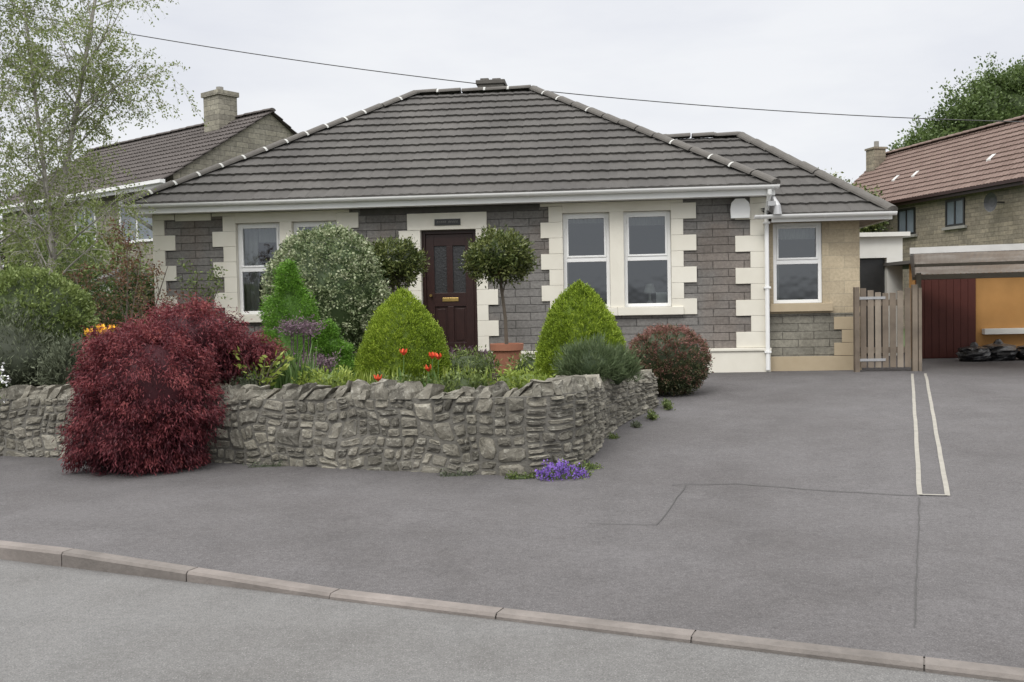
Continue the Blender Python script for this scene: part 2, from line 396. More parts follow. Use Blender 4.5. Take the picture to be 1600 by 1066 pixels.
while t<S[-1]-.03:
    w=random.uniform(.05,.11); r_=random.random()
    hh=random.uniform(.055,.09) if r_<.35 else (random.uniform(.09,.13) if r_<.85 else random.uniform(.13,.165))
    if t>tcorner+1.2: hh*=.8
    p,n,d,zt=wall_at(t+w/2); tint=min(1,max(0,random.gauss(.42,.2)))
    lean=random.uniform(-.09,.09)+.03; y0=-random.uniform(-.035,.04); y1=-TH+random.uniform(-.03,.08)
    rows=[]; pk=random.uniform(-.3,.3)*w
    for (zf,wf) in ((-.04,.5),(.35,.50),(.72,.40*random.uniform(.75,1.15)),(1.0,.16*random.uniform(.5,2.0))):
        r=[]
        for yi,ys in enumerate((y0-zf*.04,y0*.6+y1*.4,y1+zf*.05)):
            for sx in (-1,1):
                q=p+d*(sx*w*wf+lean*zf+pk*(zf if zf>.5 else 0)+random.uniform(-.008,.008))+n*(ys+random.uniform(-.012,.012))
                r.append(WL((q.x,q.y,zt+hh*zf*(.9 if yi==2 else 1)+(random.uniform(-.022,.015) if zf>.5 else 0))))
        rows.append([r[0],r[1],r[3],r[5],r[4],r[2]])
    b=len(mb.v)
    for r in rows: mb.v+=r
    for i in range(3):
        for k in range(6):
            k2=(k+1)%6; mb.f.append([b+i*6+k,b+i*6+k2,b+(i+1)*6+k2,b+(i+1)*6+k]); mb.m.append(0); mb.t.append(tint)
    mb.f.append([b+18+k for k in range(6)]); mb.m.append(0); mb.t.append(tint)
    t+=w*random.uniform(.92,1.35)
mb.build("coping",M['stone'],root)

# ------------------------------------------------------------------ garden soil
mb=MB(); K=40; J=12
grid=[]
def housey(x): return 15.95-(x+5.9)*.096
for i in range(K+1):
    t=S[-1]*i/K; p,n,d,zt=wall_at(t); q=p-n*.18
    f=i/K
    bx=-10.5+ (2.35+10.5)*f; by=housey(bx)+.12 if bx>-5.9 else 17
    z0=min(.70,zt-.05); z1=.60
    if bx>1: z1=.60-(bx-1)/1.35*.15
    if i>K-5: z0=.64-.04*(i-K+5)
    row=[]
    for j in range(J+1):
        g=j/J; row.append((q.x+(bx-q.x)*g,q.y+(by-q.y)*g,z0+(z1-z0)*g+(random.uniform(-.02,.03) if 0<j<J else 0)))
    grid.append(row)
for i in range(K):
    for j in range(J): mb.face([grid[i][j],grid[i+1][j],grid[i+1][j+1],grid[i][j+1]])
for j in range(J):
    a,b=grid[K][j],grid[K][j+1]; mb.face([a,b,(b[0]+.12,b[1],.3),(a[0]+.12,a[1],.3)])
structure(mb.build("garden_soil",M['soil']))

# ------------------------------------------------------------------ bungalow
BZ=.46
H=empty("bungalow",(-5.9,15.95,BZ),math.atan2(-.0955,.9954))
top(H,"single-storey grey stone bungalow with cream quoins and dark hipped tile roof","house")
def wallopen(mb,s0,s1,z0,z1,ops,y=0,thk=.25,mf=None,extra=()):
    xs=sorted(set([s0,s1]+[o[0] for o in ops]+[o[1] for o in ops])); zs=sorted(set([z0,z1]+[o[2] for o in ops]+[o[3] for o in ops]+list(extra)))
    for i in range(len(xs)-1):
        for j in range(len(zs)-1):
            cx,cz=(xs[i]+xs[i+1])/2,(zs[j]+zs[j+1])/2
            if any(o[0]<cx<o[1] and o[2]<cz<o[3] for o in ops): continue
            m=mf(cz) if mf else 0
            for yy in (y,y+thk):
                mb.face([(xs[i],yy,zs[j]),(xs[i+1],yy,zs[j]),(xs[i+1],yy,zs[j+1]),(xs[i],yy,zs[j+1])],m)
    for o in ops:
        a,b,c,d=o; m=mf((c+d)/2) if mf else 1
        mb.face([(a,y,c),(a,y+thk,c),(a,y+thk,d),(a,y,d)],m); mb.face([(b,y,c),(b,y,d),(b,y+thk,d),(b,y+thk,c)],m)
        mb.face([(a,y,d),(a,y+thk,d),(b,y+thk,d),(b,y,d)],m); mb.face([(a,y,c),(b,y,c),(b,y+thk,c),(a,y+thk,c)],m)
ops=[(1.415,2.16,1.05,2.55),(2.36,3.11,1.05,2.55),(4.48,5.38,.32,2.35),(6.77,7.51,1.05,2.56),(7.73,8.47,1.05,2.56)]
mb=MB(); wallopen(mb,0,9.95,-.3,2.8,ops)
D_=7.4
mb.face([(0,0,-.3),(0,0,2.8),(0,D_,2.8),(0,D_,-.3)]); mb.face([(9.95,0,-.3),(9.95,D_,-.3),(9.95,D_,2.8),(9.95,0,2.8)])
mb.face([(0,D_,-.3),(0,D_,2.8),(9.95,D_,2.8),(9.95,D_,-.3)])
mb.build("wall",[M['block'],M['cream']],H)
mb=MB()
for (a,b) in ((.4,3.9),(4.0,5.9),(6.0,9.7)):
    y0,y1,z0,z1=.26,4.2,.3,2.74
    mb.face([(a,y1,z0),(b,y1,z0),(b,y1,z1),(a,y1,z1)]); mb.face([(a,y0,z0),(b,y0,z0),(b,y1,z0),(a,y1,z0)],1)
    mb.face([(a,y0,z1),(b,y0,z1),(b,y1,z1),(a,y1,z1)]); mb.face([(a,y0,z0),(a,y1,z0),(a,y1,z1),(a,y0,z1)]); mb.face([(b,y0,z0),(b,y1,z0),(b,y1,z1),(b,y0,z1)])
    mb.box(a+.5,2.9,z0,a+1.4,3.6,1.3,1); mb.box(b-1.1,3.9,1.3,b-.4,4.15,2.0,1)
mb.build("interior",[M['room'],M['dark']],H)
def drape(a,b,z0,z1,y=.33,name="curtain"):
    mb=MB()
    k=max(6,int((b-a)/.03)); xs=np.linspace(a,b,k)
    for i in range(k-1): mb.face([(xs[i],y+.03*(i%2),z0),(xs[i+1],y+.03*((i+1)%2),z0),(xs[i+1],y+.03*((i+1)%2),z1),(xs[i],y+.03*(i%2),z1)])
    mb.build(name,M['curtain'],H)
drape(1.36,1.66,.95,2.6); drape(2.9,3.2,.95,2.6); drape(6.66,6.84,.95,2.6); drape(8.42,8.6,.95,2.6)
drape(1.67,2.89,2.25,2.6,name="window_blind"); drape(7.75,8.39,2.36,2.6,name="window_blind"); drape(6.86,7.5,2.42,2.6,name="window_blind")
mb=MB(); mb.lathe((8.15,.45,1.04),[(.01,0),(.07,0),(.05,.08),(.02,.12),(.02,.22),(.10,.23),(.06,.38),(.01,.38)],14); mb.build("table_lamp",M['curtain'],H)
mb=MB(); mb.box(8.25,.42,1.04,8.42,.46,1.28); mb.build("picture_frame",M['white'],H)
CH=.25
def teeth(mb,side,inner,short,long,z0,z1,par=0,pro=.028):
    z=z0;k=par
    while z<z1-.01:
        zb=min(z+CH,z1); e=long if k%2 else short
        g=.0015
        if side<0: mb.box(e,-pro,z+g,inner,0,zb-g)
        else: mb.box(inner,-pro,z+g,e,0,zb-g)
        z=zb;k+=1
TOPZ=2.722; Z0=.38
def surround(a0,a1,lshort,llong,rshort,rlong,mull,z0,z1,parl,parr,zb=.92):
    mb=MB()
    teeth(mb,-1,a0,lshort,llong,zb,TOPZ,parl); teeth(mb,1,a1,rshort,rlong,zb,TOPZ,parr)
    mb.box(a0,-.028,z1,a1,0,TOPZ-.003)
    if mull: mb.box(mull[0],-.028,z0,mull[1],0,z1)
    return mb
mb=surround(1.415,3.11,1.20,1.02,3.32,3.47,(2.16,2.36),1.05,2.55,0,1); mb.build("window_surround",M['cream'],H,bevel=.004)
mb=surround(6.77,8.47,6.55,6.42,8.66,8.86,(7.51,7.73),1.05,2.56,0,1); mb.build("window_surround",M['cream'],H,bevel=.004)
mb=MB(); teeth(mb,-1,4.48,4.27,4.13,Z0,2.35,0); teeth(mb,1,5.38,5.56,5.72,Z0,2.35,0); mb.box(4.27,-.028,2.353,5.56,0,2.62); mb.build("door_surround",M['cream'],H,bevel=.004)
mb=MB(); teeth(mb,1,0,.2,.38,Z0,TOPZ,0); mb.box(.39,-.02,2.61,1.0,0,TOPZ); mb.build("quoin",M['cream'],H,bevel=.004)
mb=MB(); teeth(mb,-1,9.95,9.69,9.46,Z0,TOPZ,1); mb.build("quoin",M['cream'],H,bevel=.004)
mb=MB(); mb.box(-.04,-.05,-.3,4.25,0,.33); mb.box(5.58,-.05,-.3,9.97,0,.33)
mb.box(-.06,-.075,.33,4.25,0,.377); mb.box(5.58,-.075,.33,9.99,0,.377); mb.box(9.951,.0,-.3,9.99,.11,.33)
mb.build("plinth",M['cream'],H,bevel=.008)
mb=MB(); mb.box(3.5,-.012,2.62,4.26,0,TOPZ); mb.box(5.57,-.012,2.62,6.4,0,TOPZ); mb.box(4.26,-.012,2.63,5.57,0,TOPZ); mb.build("lintel_band",M['band'],H)
mb=MB(); mb.box(4.1,-.95,-.3,5.8,-.08,.16); mb.box(4.3,-.55,.16,5.6,-.08,.30); mb.box(4.48,-.08,.0,5.38,.2,.32)
mb.build("doorstep",M['step'],H,bevel=.01)
def window(s0,s1,z0,z1,split,y=.07,sill=None,sillmat='cream'):
    mb=MB(); f=.055; d=.06; a,b,c,e=s0+.002,s1-.002,z0+.002,z1-.002
    mb.box(a,y,c,a+f,y+d,e); mb.box(b-f,y,c,b,y+d,e); mb.box(a+f,y,c,b-f,y+d,c+f); mb.box(a+f,y,e-f,b-f,y+d,e)
    zm=split; mb.box(a+f,y,zm-.035,b-f,y+d,zm+.035)
    g=.03
    mb.box(a+f,y-.012,zm+.035,a+f+g,y+d-.01,e-f); mb.box(b-f-g,y-.012,zm+.035,b-f,y+d-.01,e-f)
    mb.box(a+f+g,y-.012,zm+.035,b-f-g,y+d-.01,zm+.035+g); mb.box(a+f+g,y-.012,e-f-g,b-f-g,y+d-.01,e-f)
    w=mb.build("window",M['white'],H,bevel=.004)
    mb=MB(); yy=y+.03
    mb.face([(a+f,yy,c+f),(b-f,yy,c+f),(b-f,yy,zm-.035),(a+f,yy,zm-.035)])
    mb.face([(a+f+g,yy,zm+.035+g),(b-f-g,yy,zm+.035+g),(b-f-g,yy,e-f-g),(a+f+g,yy,e-f-g)])
    mb.build("pane",M['glass'],w)
    if sill:
        mb=MB(); mb.box(sill[0],sill[4],sill[2],sill[1],sill[5],sill[3]); mb.build("sill",M[sillmat],w,bevel=.008)
window(*ops[0],1.79,sill=(1.21,2.259,.92,1.048,-.07,.068)); window(*ops[1],1.79,sill=(2.261,3.31,.92,1.048,-.07,.068))
window(*ops[3],1.82,sill=(6.56,7.619,.92,1.048,-.07,.068)); window(*ops[4],1.82,sill=(7.621,8.65,.92,1.048,-.07,.068))
mb=MB(); y=.10
mb.box(4.483,y-.02,.323,4.54,y+.05,2.347); mb.box(5.32,y-.02,.323,5.377,y+.05,2.347); mb.box(4.54,y-.02,2.29,5.32,y+.05,2.347)
a,b=4.545,5.315
mb.box(a,y,.33,a+.13,y+.045,2.285); mb.box(b-.13,y,.33,b,y+.045,2.285); mb.box(a+.13,y,.33,b-.13,y+.045,.53); mb.box(a+.13,y,2.10,b-.13,y+.045,2.285)
mb.box(a+.13,y,1.12,b-.13,y+.045,1.34); mb.box((a+b)/2-.05,y,.53,(a+b)/2+.05,y+.045,1.12); mb.box((a+b)/2-.05,y,1.34,(a+b)/2+.05,y+.045,2.10)
for (c,d2) in ((a+.13,(a+b)/2-.05),((a+b)/2+.05,b-.13)):
    mb.box(c,y+.02,.53,d2,y+.04,1.12); mb.box(c+.035,y+.008,.57,d2-.035,y+.02,1.08)
door=mb.build("door",M['doorwood'],H,bevel=.004)
for (c,d2) in ((a+.13,(a+b)/2-.05),((a+b)/2+.05,b-.13)):
    mb=MB(); mb.face([(c,y+.025,1.34),(d2,y+.025,1.34),(d2,y+.025,2.10),(c,y+.025,2.10)]); mb.build("door_glass",M['doorglass'],door)
mb=MB(); mb.box((a+b)/2-.13,y-.012,1.20,(a+b)/2+.13,y-.002,1.26); mb.build("letter_plate",M['brass'],door,bevel=.003)
mb=MB(); mb.tube([(a+.07,y-.002,1.3),(a+.07,y-.05,1.3)],.022,10); mb.build("handle",M['brass'],door)
mb=MB(); mb.box(4.72,-.045,2.42,5.14,-.029,2.52); 
xk=4.76
for w in [.025,.02,.025,.02,.022,0,.025,.02,.025,.024,.02]:
    if w: mb.box(xk,-.048,2.455,xk+w*.35,-.0455,2.487,1); mb.box(xk,-.048,2.481,xk+w*.9,-.0453,2.487,1)
    xk+=.032
mb.build("name_plate",[M['black'],M['step']],H)

def tile_plane(mb,e0,e1,r0,r1,course=.345,per=.30,prof=.006,m=0,lift=.036):
    e0,e1,r0,r1=map(Vector,(e0,e1,r0,r1)); U=(e1-e0).normalized(); LN=(e1-e0).length
    w=r0-e0; Pn=w-U*w.dot(U); L=Pn.length; Pn.normalize(); Nn=U.cross(Pn)
    if Nn.z<0: Nn=-Nn
    rl=(r0-e0).dot(U); rr=(r1-e0).dot(U)
    sl=lambda a: rl*a/L; sr=lambda a: LN+(rr-LN)*a/L
    step=per/6; i0=int(math.floor(min(0,rl)/step))-1; K=int(max(LN,rr)/step)+2; nc=int(math.ceil(L/course))
    for k in range(nc):
        a0=k*course; a1=min(L,(k+1)*course+.01)
        prevtile=None
        for i in range(i0,K):
            s0=i*step; s1=s0+step; ti=math.floor(s0/per+(k%2)*.5+1e-6)
            if ti!=prevtile: tint=random.random(); jl=random.uniform(-.003,.003); ja=random.uniform(-.0035,.0035); prevtile=ti
            def h(s):
                q=round(s/step)%6; return (prof if q in (1,4) else (-prof*1.2 if q==0 else 0))
            def pt(s,a,o):
                ss=max(sl(a),min(sr(a),s)); return e0+U*ss+Pn*a+Nn*(o)
            if s1<sl(a0) and s1<sl(a1): continue
            if s0>sr(a0) and s0>sr(a1): continue
            A0,B0=pt(s0,a0+ja,lift+jl+h(s0)),pt(s1,a0+ja,lift+jl+h(s1)); B1,A1=pt(s1,a1,h(s1)*.9),pt(s0,a1,h(s0)*.9)
            mb.face([A0,B0,B1,A1],m,tint)
            A2,B2=pt(s0,a0+ja,-.0),pt(s1,a0+ja,-.0)
            mb.face([A2,B2,B0,A0],m,tint*.2)
    mb.face([tuple(p-Nn*.02) for p in (e0,e1,r1,r0)],m,.2)
def caps(mb,p,q,r=.10,seg=.42,m=0,mj=1,joint=.035,prob=.85):
    p,q=Vector(p),Vector(q); L=(q-p).length; d=(q-p)/L; k=max(1,int(L/seg)); n=8
    side=d.cross(Vector((0,0,1))).normalized(); up=side.cross(d)
    def arch(c,rr): return [c+side*math.cos(math.pi*j/n)*rr*1.15+up*(math.sin(math.pi*j/n)*rr*.75-.035) for j in range(n+1)]
    for i in range(k):
        a=i/k*L; b=(i+1)/k*L-joint; t=random.random(); j=random.uniform(-.004,.006)
        A,B=arch(p+d*a+up*j,r),arch(p+d*b+up*(j+.008),r*1.06)
        for x in range(n): mb.face([A[x],B[x],B[x+1],A[x+1]],m,t)
        mb.face(A[::-1],m,t); mb.face(B,m,t)
        if random.random()<prob:
            A,B=arch(p+d*(b-.002),r*1.08),arch(p+d*(b+joint+.004),r*1.06)
            for x in range(n): mb.face([A[x],B[x],B[x+1],A[x+1]],mj,t)
            mb.face(A[::-1],mj,t); mb.face(B,mj,t)
EZ=2.87; RZ=5.33; RE=10.04
c0,c1,c2,c3=(-.3,-.35,EZ),(RE,-.35,EZ),(RE,7.75,EZ),(-.3,7.75,EZ); r0,r1=(3.75,3.70,RZ),(6.08,3.70,RZ)
mb=MB(); tile_plane(mb,c0,c1,r0,r1); tile_plane(mb,c1,c2,r1,r1); tile_plane(mb,c2,c3,r1,r0); tile_plane(mb,c3,c0,r0,r0)
roof=mb.build("roof",[M['tile']],H)
up=lambda p,h=.05:(p[0],p[1],p[2]+h)
mb=MB(); 
for a,b,pr_ in ((c0,r0,.95),(c1,r1,.35),(c2,r1,.3),(c3,r0,.3),(r0,r1,.4)): caps(mb,up(a),up(b),prob=pr_)
mb.build("ridge_tile",[M['ridge'],M['mortarw']],roof)
mb=MB(); mb.box(4.98,3.75,5.1,5.5,4.3,5.50); mb.box(4.95,3.72,5.50,5.53,4.33,5.58); mb.box(5.03,3.80,5.58,5.2,3.97,5.63); mb.box(5.27,3.8,5.58,5.44,3.97,5.62)
mb.build("chimney",M['ridge'],roof,bevel=.01)
def gutter(mb,p,q,r=.058,brk=.9):
    p,q=Vector(p),Vector(q); d=(q-p).normalized(); side=d.cross(Vector((0,0,1))); n=8
    def arc(c,rr): return [c+side*math.cos(math.pi*j/n)*rr-Vector((0,0,1))*math.sin(math.pi*j/n)*rr for j in range(n+1)]
    A,B=arc(p,r),arc(q,r); A2,B2=arc(p,r-.006),arc(q,r-.006)
    for x in range(n): mb.face([A[x],B[x],B[x+1],A[x+1]]); mb.face([A2[x],B2[x],B2[x+1],A2[x+1]])
    mb.face(A); mb.face(B)
    L=(q-p).length; k=int(L/brk)
    for i in range(k+1):
        c=p+d*(.1+i*(L-.2)/max(1,k)); a,b=arc(c-d*.02,r+.007),arc(c+d*.02,r+.007)
        for x in range(n): mb.face([a[x],b[x],b[x+1],a[x+1]])
G0,G1=RE-.04,RE-.02
mb=MB(); mb.box(-.28,-.335,2.715,G1,-.315,2.87); mb.box(-.28,-.315,2.725,G1,-.03,2.735)
mb.box(-.28,-.315,2.725,-.26,7.7,2.87); mb.box(G0,-.315,2.738,G1,7.7,2.87); mb.box(-.26,-.03,2.725,-.002,7.7,2.735); mb.box(9.952,-.03,2.725,G0,7.7,2.735)
mb.build("fascia",M['white'],H)
mb=MB(); gutter(mb,(-.33,-.395,2.86),(RE+.03,-.395,2.86)); mb.build("gutter",M['white'],H)
mb=MB(); mb.tube([(9.93,-.395,2.8),(9.93,-.39,2.74),(9.93,-.12,2.52),(9.93,-.085,2.45),(9.93,-.085,.03)],.034,10)
for z in (2.3,1.3,.3): mb.box(9.88,-.125,z,9.98,0,z+.03)
mb.build("downpipe",M['white'],H,smooth=False)
mb=MB(); mb.tube([(-.2,-.395,2.8),(-.2,-.37,2.72),(-.06,.15,2.5),(-.05,.2,2.42),(-.05,.2,-.1)],.034,10); mb.build("downpipe",M['white'],H)
mb=MB()
pr=[(-.14,-.02),(.14,-.02),(.15,.12),(.13,.22),(.07,.28),(-.07,.28),(-.13,.22),(-.15,.12)]
F=[(9.53+x,-.10,2.42+z) for x,z in pr]; Bk=[(9.53+x,-.029,2.42+z) for x,z in pr]
mb.face(F); 
for i in range(8): mb.face([F[i],Bk[i],Bk[(i+1)%8],F[(i+1)%8]])
mb.build("alarm_box",M['white'],H,bevel=.008)
mb=MB(); mb.box(9.98,-.3,2.66,10.02,-.26,2.73); mb.tube([(10.0,-.3,2.68),(10.05,-.34,2.55),(10.05,-.34,2.42)],[.03,.05,.07],10); mb.box(9.9,-.38,2.55,10.02,-.3,2.62)
mb.build("security_light",M['metal'],H)

# ---- extension
eo=[(10.06,10.81,1.06,2.32)]
mb=MB(); mfe=lambda z: 2 if z<.22 else (1 if z<.90 else 0)
wallopen(mb,9.955,11.38,-.3,2.42,eo,y=.12,mf=mfe,extra=(.22,.90))
mb.face([(11.38,.12,-.3),(11.38,5.3,-.3),(11.38,5.3,2.42),(11.38,.12,2.42)]); mb.face([(9.955,5.3,-.3),(9.955,5.3,2.42),(11.38,5.3,2.42),(11.38,5.3,-.3)])
mb.build("extension_wall",[M['buff'],M['block2'],M['buffplain']],H)
mb=MB(); z=.23;k=0
while z<2.3:
    mb.box(11.10 if k%2 else 10.98,.10,z+.003,11.385,.119,z+.2); z+=.203;k+=1
    if z>.8: break
mb.box(9.99,.09,-.2,11.395,.119,.225); mb.build("extension_quoin",M['buffplain'],H,bevel=.004)
mb=MB()
a,b,y0,y1,z0,z1=9.96,11.3,.38,3.4,.3,2.4
mb.face([(a,y1,z0),(b,y1,z0),(b,y1,z1),(a,y1,z1)]); mb.face([(a,y0,z0),(b,y0,z0),(b,y1,z0),(a,y1,z0)]); mb.face([(a,y0,z1),(b,y0,z1),(b,y1,z1),(a,y1,z1)]); mb.face([(b,y0,z0),(b,y1,z0),(b,y1,z1),(b,y0,z1)]); mb.face([(a,y0,z0),(a,y1,z0),(a,y1,z1),(a,y0,z1)])
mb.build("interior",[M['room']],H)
drape(10.1,10.8,2.08,2.35,.42,"window_blind"); drape(10.05,10.2,1.0,2.35,.40)
window(*eo[0],1.71,y=.15,sill=(9.99,10.95,.93,1.058,.03,.149),sillmat='buffplain')
E=2.42; EE_=11.79
d0,d1,d2_,d3=(9.97,-.22,E),(EE_,-.22,E),(EE_,5.5,E),(9.97,5.5,E); q0,q1=(8.2,2.64,4.1),(9.92,2.64,4.1)
mb=MB(); tile_plane(mb,d0,d1,q0,q1); tile_plane(mb,d1,d2_,q1,q1); tile_plane(mb,d2_,d3,q1,q0)
er=mb.build("extension_roof",M['tile'],H)
mb=MB(); caps(mb,up(d1),up(q1),m=0,mj=0); caps(mb,up(q0),up(q1),mj=0); caps(mb,up(d2_),up(q1),mj=0); mb.build("ridge_tile",[M['ridge']],er)
mb=MB(); mb.box(9.985,-.21,2.31,EE_-.01,-.19,2.43); mb.box(EE_-.03,-.19,2.31,EE_-.01,5.4,2.43); 
mb.box(9.985,-.19,2.33,EE_-.03,.118,2.34,1); mb.box(11.382,.118,2.33,EE_-.03,5.4,2.34,1)
mb.build("fascia",[M['white'],M['wood']],H)
mb=MB(); gutter(mb,(9.72,-.27,2.42),(EE_+.03,-.27,2.42)); mb.build("gutter",M['white'],H)

# ------------------------------------------------------------------ neighbour houses
def frame_house(name,C0,along,perp,gz0,label):
    ang=math.atan2(along[1],along[0]); R=empty(name,(C0[0],C0[1],gz0),ang); top(R,label,"house")
    sgn=1 if (along[0]*perp[1]-along[1]*perp[0])>0 else -1
    return R,sgn
def lbox(mb,x0,y0,z0,x1,y1,z1,m=0): mb.box(min(x0,x1),min(y0,y1),z0,max(x0,x1),max(y0,y1),z1,m)
R1,sg=frame_house("neighbouring_house",(-8.85,25.5),(-.783,.622),(.622,.783),.3,"two-storey pale stone house with dark brown gabled roof and chimney")
W=6.4; ez=4.95; rz=6.95; L=10
mb=MB(); Y=lambda v: v*sg
pts=lambda l:[(x,Y(y),z) for x,y,z in l]
mb.face(pts([(0,0,0),(0,W,0),(0,W,ez),(0,W/2,rz),(0,0,ez)])); mb.face(pts([(L,0,0),(L,W,0),(L,W,ez),(L,W/2,rz),(L,0,ez)]))
mb.face(pts([(0,0,0),(L,0,0),(L,0,ez),(0,0,ez)])); mb.face(pts([(0,W,0),(L,W,0),(L,W,ez),(0,W,ez)]))
mb.build("wall",M['stoneA'],R1)
sl_=(rz-ez)/(W/2)
mb=MB(); o=.35
tile_plane(mb,(-.12,Y(-o),ez-o*sl_),(L+.12,Y(-o),ez-o*sl_),(-.12,Y(W/2),rz+.05),(L+.12,Y(W/2),rz+.05),prof=.02)
tile_plane(mb,(-.12,Y(W+o),ez-o*sl_),(L+.12,Y(W+o),ez-o*sl_),(-.12,Y(W/2),rz+.05),(L+.12,Y(W/2),rz+.05),prof=.02)
rf=mb.build("roof",M['darktile'],R1)
mb=MB(); caps(mb,(-.12,Y(W/2),rz+.1),(L+.12,Y(W/2),rz+.1),mj=0); mb.build("ridge_tile",M['darktile'],rf)
mb=MB(); cx,cy=1.9,W/2-.35
lbox(mb,cx-.38,Y(cy-.32),6.2,cx+.38,Y(cy+.32),7.62); lbox(mb,cx-.43,Y(cy-.37),7.62,cx+.43,Y(cy+.37),7.76); mb.tube([(cx,Y(cy),7.76),(cx,Y(cy),7.93)],.11,10,1)
mb.build("chimney",[M['stoneA'],M['step']],rf)
mb=MB(); lbox(mb,-.12,Y(-o-.02),ez-o*sl_-.2,L+.1,Y(-o+.03),ez-o*sl_-.0); lbox(mb,-.14,Y(-o-.14),ez-o*sl_-.1,L+.1,Y(-o-.021),ez-o*sl_-.01); mb.build("fascia",M['white'],R1)
def simplewin(R,x0,x1,z0,z1,y,sg,mullions=1):
    mb=MB(); f=.07; a=(y-.04)*sg; b=(y+.03)*sg; lo,hi=min(a,b),max(a,b)
    mb.box(x0,lo,z0,x0+f,hi,z1); mb.box(x1-f,lo,z0,x1,hi,z1); mb.box(x0+f,lo,z0,x1-f,hi,z0+f); mb.box(x0+f,lo,z1-f,x1-f,hi,z1)
    for i in range(mullions):
        c=x0+(x1-x0)*(i+1)/(mullions+1); mb.box(c-.03,lo,z0+f,c+.03,hi,z1-f)
    return mb
M['bgglass']=pm("reflective_pane",[(.10,.12,.14),(.20,.23,.26)],2,.08,0,spec=.6)
for (x0,x1,z0,z1) in ((.9,2.7,3.2,4.4),(4.0,5.2,3.2,4.4),(6.5,8.3,3.2,4.4),(1.2,3.2,.9,2.2),(5.5,7.8,.9,2.2)):
    mb=simplewin(R1,x0,x1,z0,z1,-.002,sg); w=mb.build("window",M['white'],R1)
    mb=MB(); mb.face([(x0+.05,Y(-.01),z0+.05),(x1-.05,Y(-.01),z0+.05),(x1-.05,Y(-.01),z1-.05),(x0+.05,Y(-.01),z1-.05)]); mb.build("pane",M['bgglass'],w)
R2,sg=frame_house("neighbouring_house",(15.6,29.0),(-.215,.977),(.977,.215),.35,"buff stone house with dull brown tiled gable roof and satellite dish")
W=5.2; ez=4.95; rz=7.1; L=11.2; sl_=(rz-ez)/(W/2); o=.3
sg2=sg; Y=lambda v: v*sg2
mb=MB()
mb.face(pts([(0,0,0),(0,W,0),(0,W,ez),(0,W/2,rz),(0,0,ez)])); mb.face(pts([(L,0,0),(L,W,0),(L,W,ez),(L,W/2,rz),(L,0,ez)]))
mb.face(pts([(0,0,0),(L,0,0),(L,0,ez),(0,0,ez)])); mb.face(pts([(0,W,0),(L,W,0),(L,W,ez),(0,W,ez)]))
lbox(mb,-4,Y(1.2),0,-.01,Y(W),4.6)
mb.build("wall",M['stoneB'],R2)
mb=MB()
tile_plane(mb,(-.2,Y(-o),ez-o*sl_),(L+.12,Y(-o),ez-o*sl_),(-.2,Y(W/2),rz+.05),(L+.12,Y(W/2),rz+.05),prof=.015,course=.3)
tile_plane(mb,(-.2,Y(W+o),ez-o*sl_),(L+.12,Y(W+o),ez-o*sl_),(-.2,Y(W/2),rz+.05),(L+.12,Y(W/2),rz+.05),prof=.015,course=.3)
rf=mb.build("roof",M['browntile'],R2)
mb=MB(); caps(mb,(-.2,Y(W/2),rz+.1),(L+.12,Y(W/2),rz+.1),mj=0,r=.13); mb.build("ridge_tile",M['browntile'],rf)
mb=MB(); cx,cy=L-.35,W/2-.6
lbox(mb,cx-.30,Y(cy-.26),6.2,cx+.30,Y(cy+.26),7.32); lbox(mb,cx-.34,Y(cy-.30),7.32,cx+.34,Y(cy+.30),7.40); mb.tube([(cx-.05,Y(cy),7.4),(cx-.05,Y(cy),7.66)],.10,10,1); mb.build("chimney",[M['stoneB'],M['step']],rf)
for xx in (2.6,6.6,7.8):
    mb=MB(); v=.8; z=ez+v*sl_; mb.face(pts([(xx,v,z+.08),(xx+.2,v,z+.08),(xx+.2,v+.22,z+.22*sl_+.08),(xx,v+.22,z+.22*sl_+.08)]))
    lbox(mb,xx,Y(v),z-.0,xx+.2,Y(v+.02),z+.08); mb.build("roof_vent",M['fasciaold'],rf)
mb=MB(); lbox(mb,-.2,Y(-o-.03),ez-o*sl_-.2,L,Y(-o+.02),ez-o*sl_-.0); lbox(mb,-.2,Y(-o-.14),ez-o*sl_-.1,L,Y(-o-.031),ez-o*sl_-.01); mb.build("fascia",M['doorwood'],R2)
for (x0,x1,z0,z1) in ((2.8,3.75,3.55,4.45),(5.4,6.4,3.45,4.4),(3.0,4.8,.9,2.1)):
    mb=simplewin(R2,x0,x1,z0,z1,-.002,sg2); w=mb.build("window",M['black'],R2)
    mb=MB(); mb.face([(x0+.05,Y(-.012),z0+.05),(x1-.05,Y(-.012),z0+.05),(x1-.05,Y(-.012),z1-.05),(x0+.05,Y(-.012),z1-.05)]); mb.build("pane",M['bgglass'],w)
    mb=MB(); lbox(mb,x0-.1,Y(-.1),z0-.1,x1+.1,Y(0),z0-.005); mb.build("sill",M['step'],w)
mb=MB(); mb.tube([(1.0,Y(0),4.1),(1.0,Y(-.4),4.1)],.025,6); mb.lathe((0,0,0),[(0,0),(.15,.015),(.28,.06),(.30,.075)],16)
mb.v=[(v[0],v[1],v[2]) if i<12 else (1.0+v[0],Y(-.42)-v[2]*sg2,4.1+v[1]) for i,v in enumerate(mb.v)]
mb.build("satellite_dish",M['black'],R2)

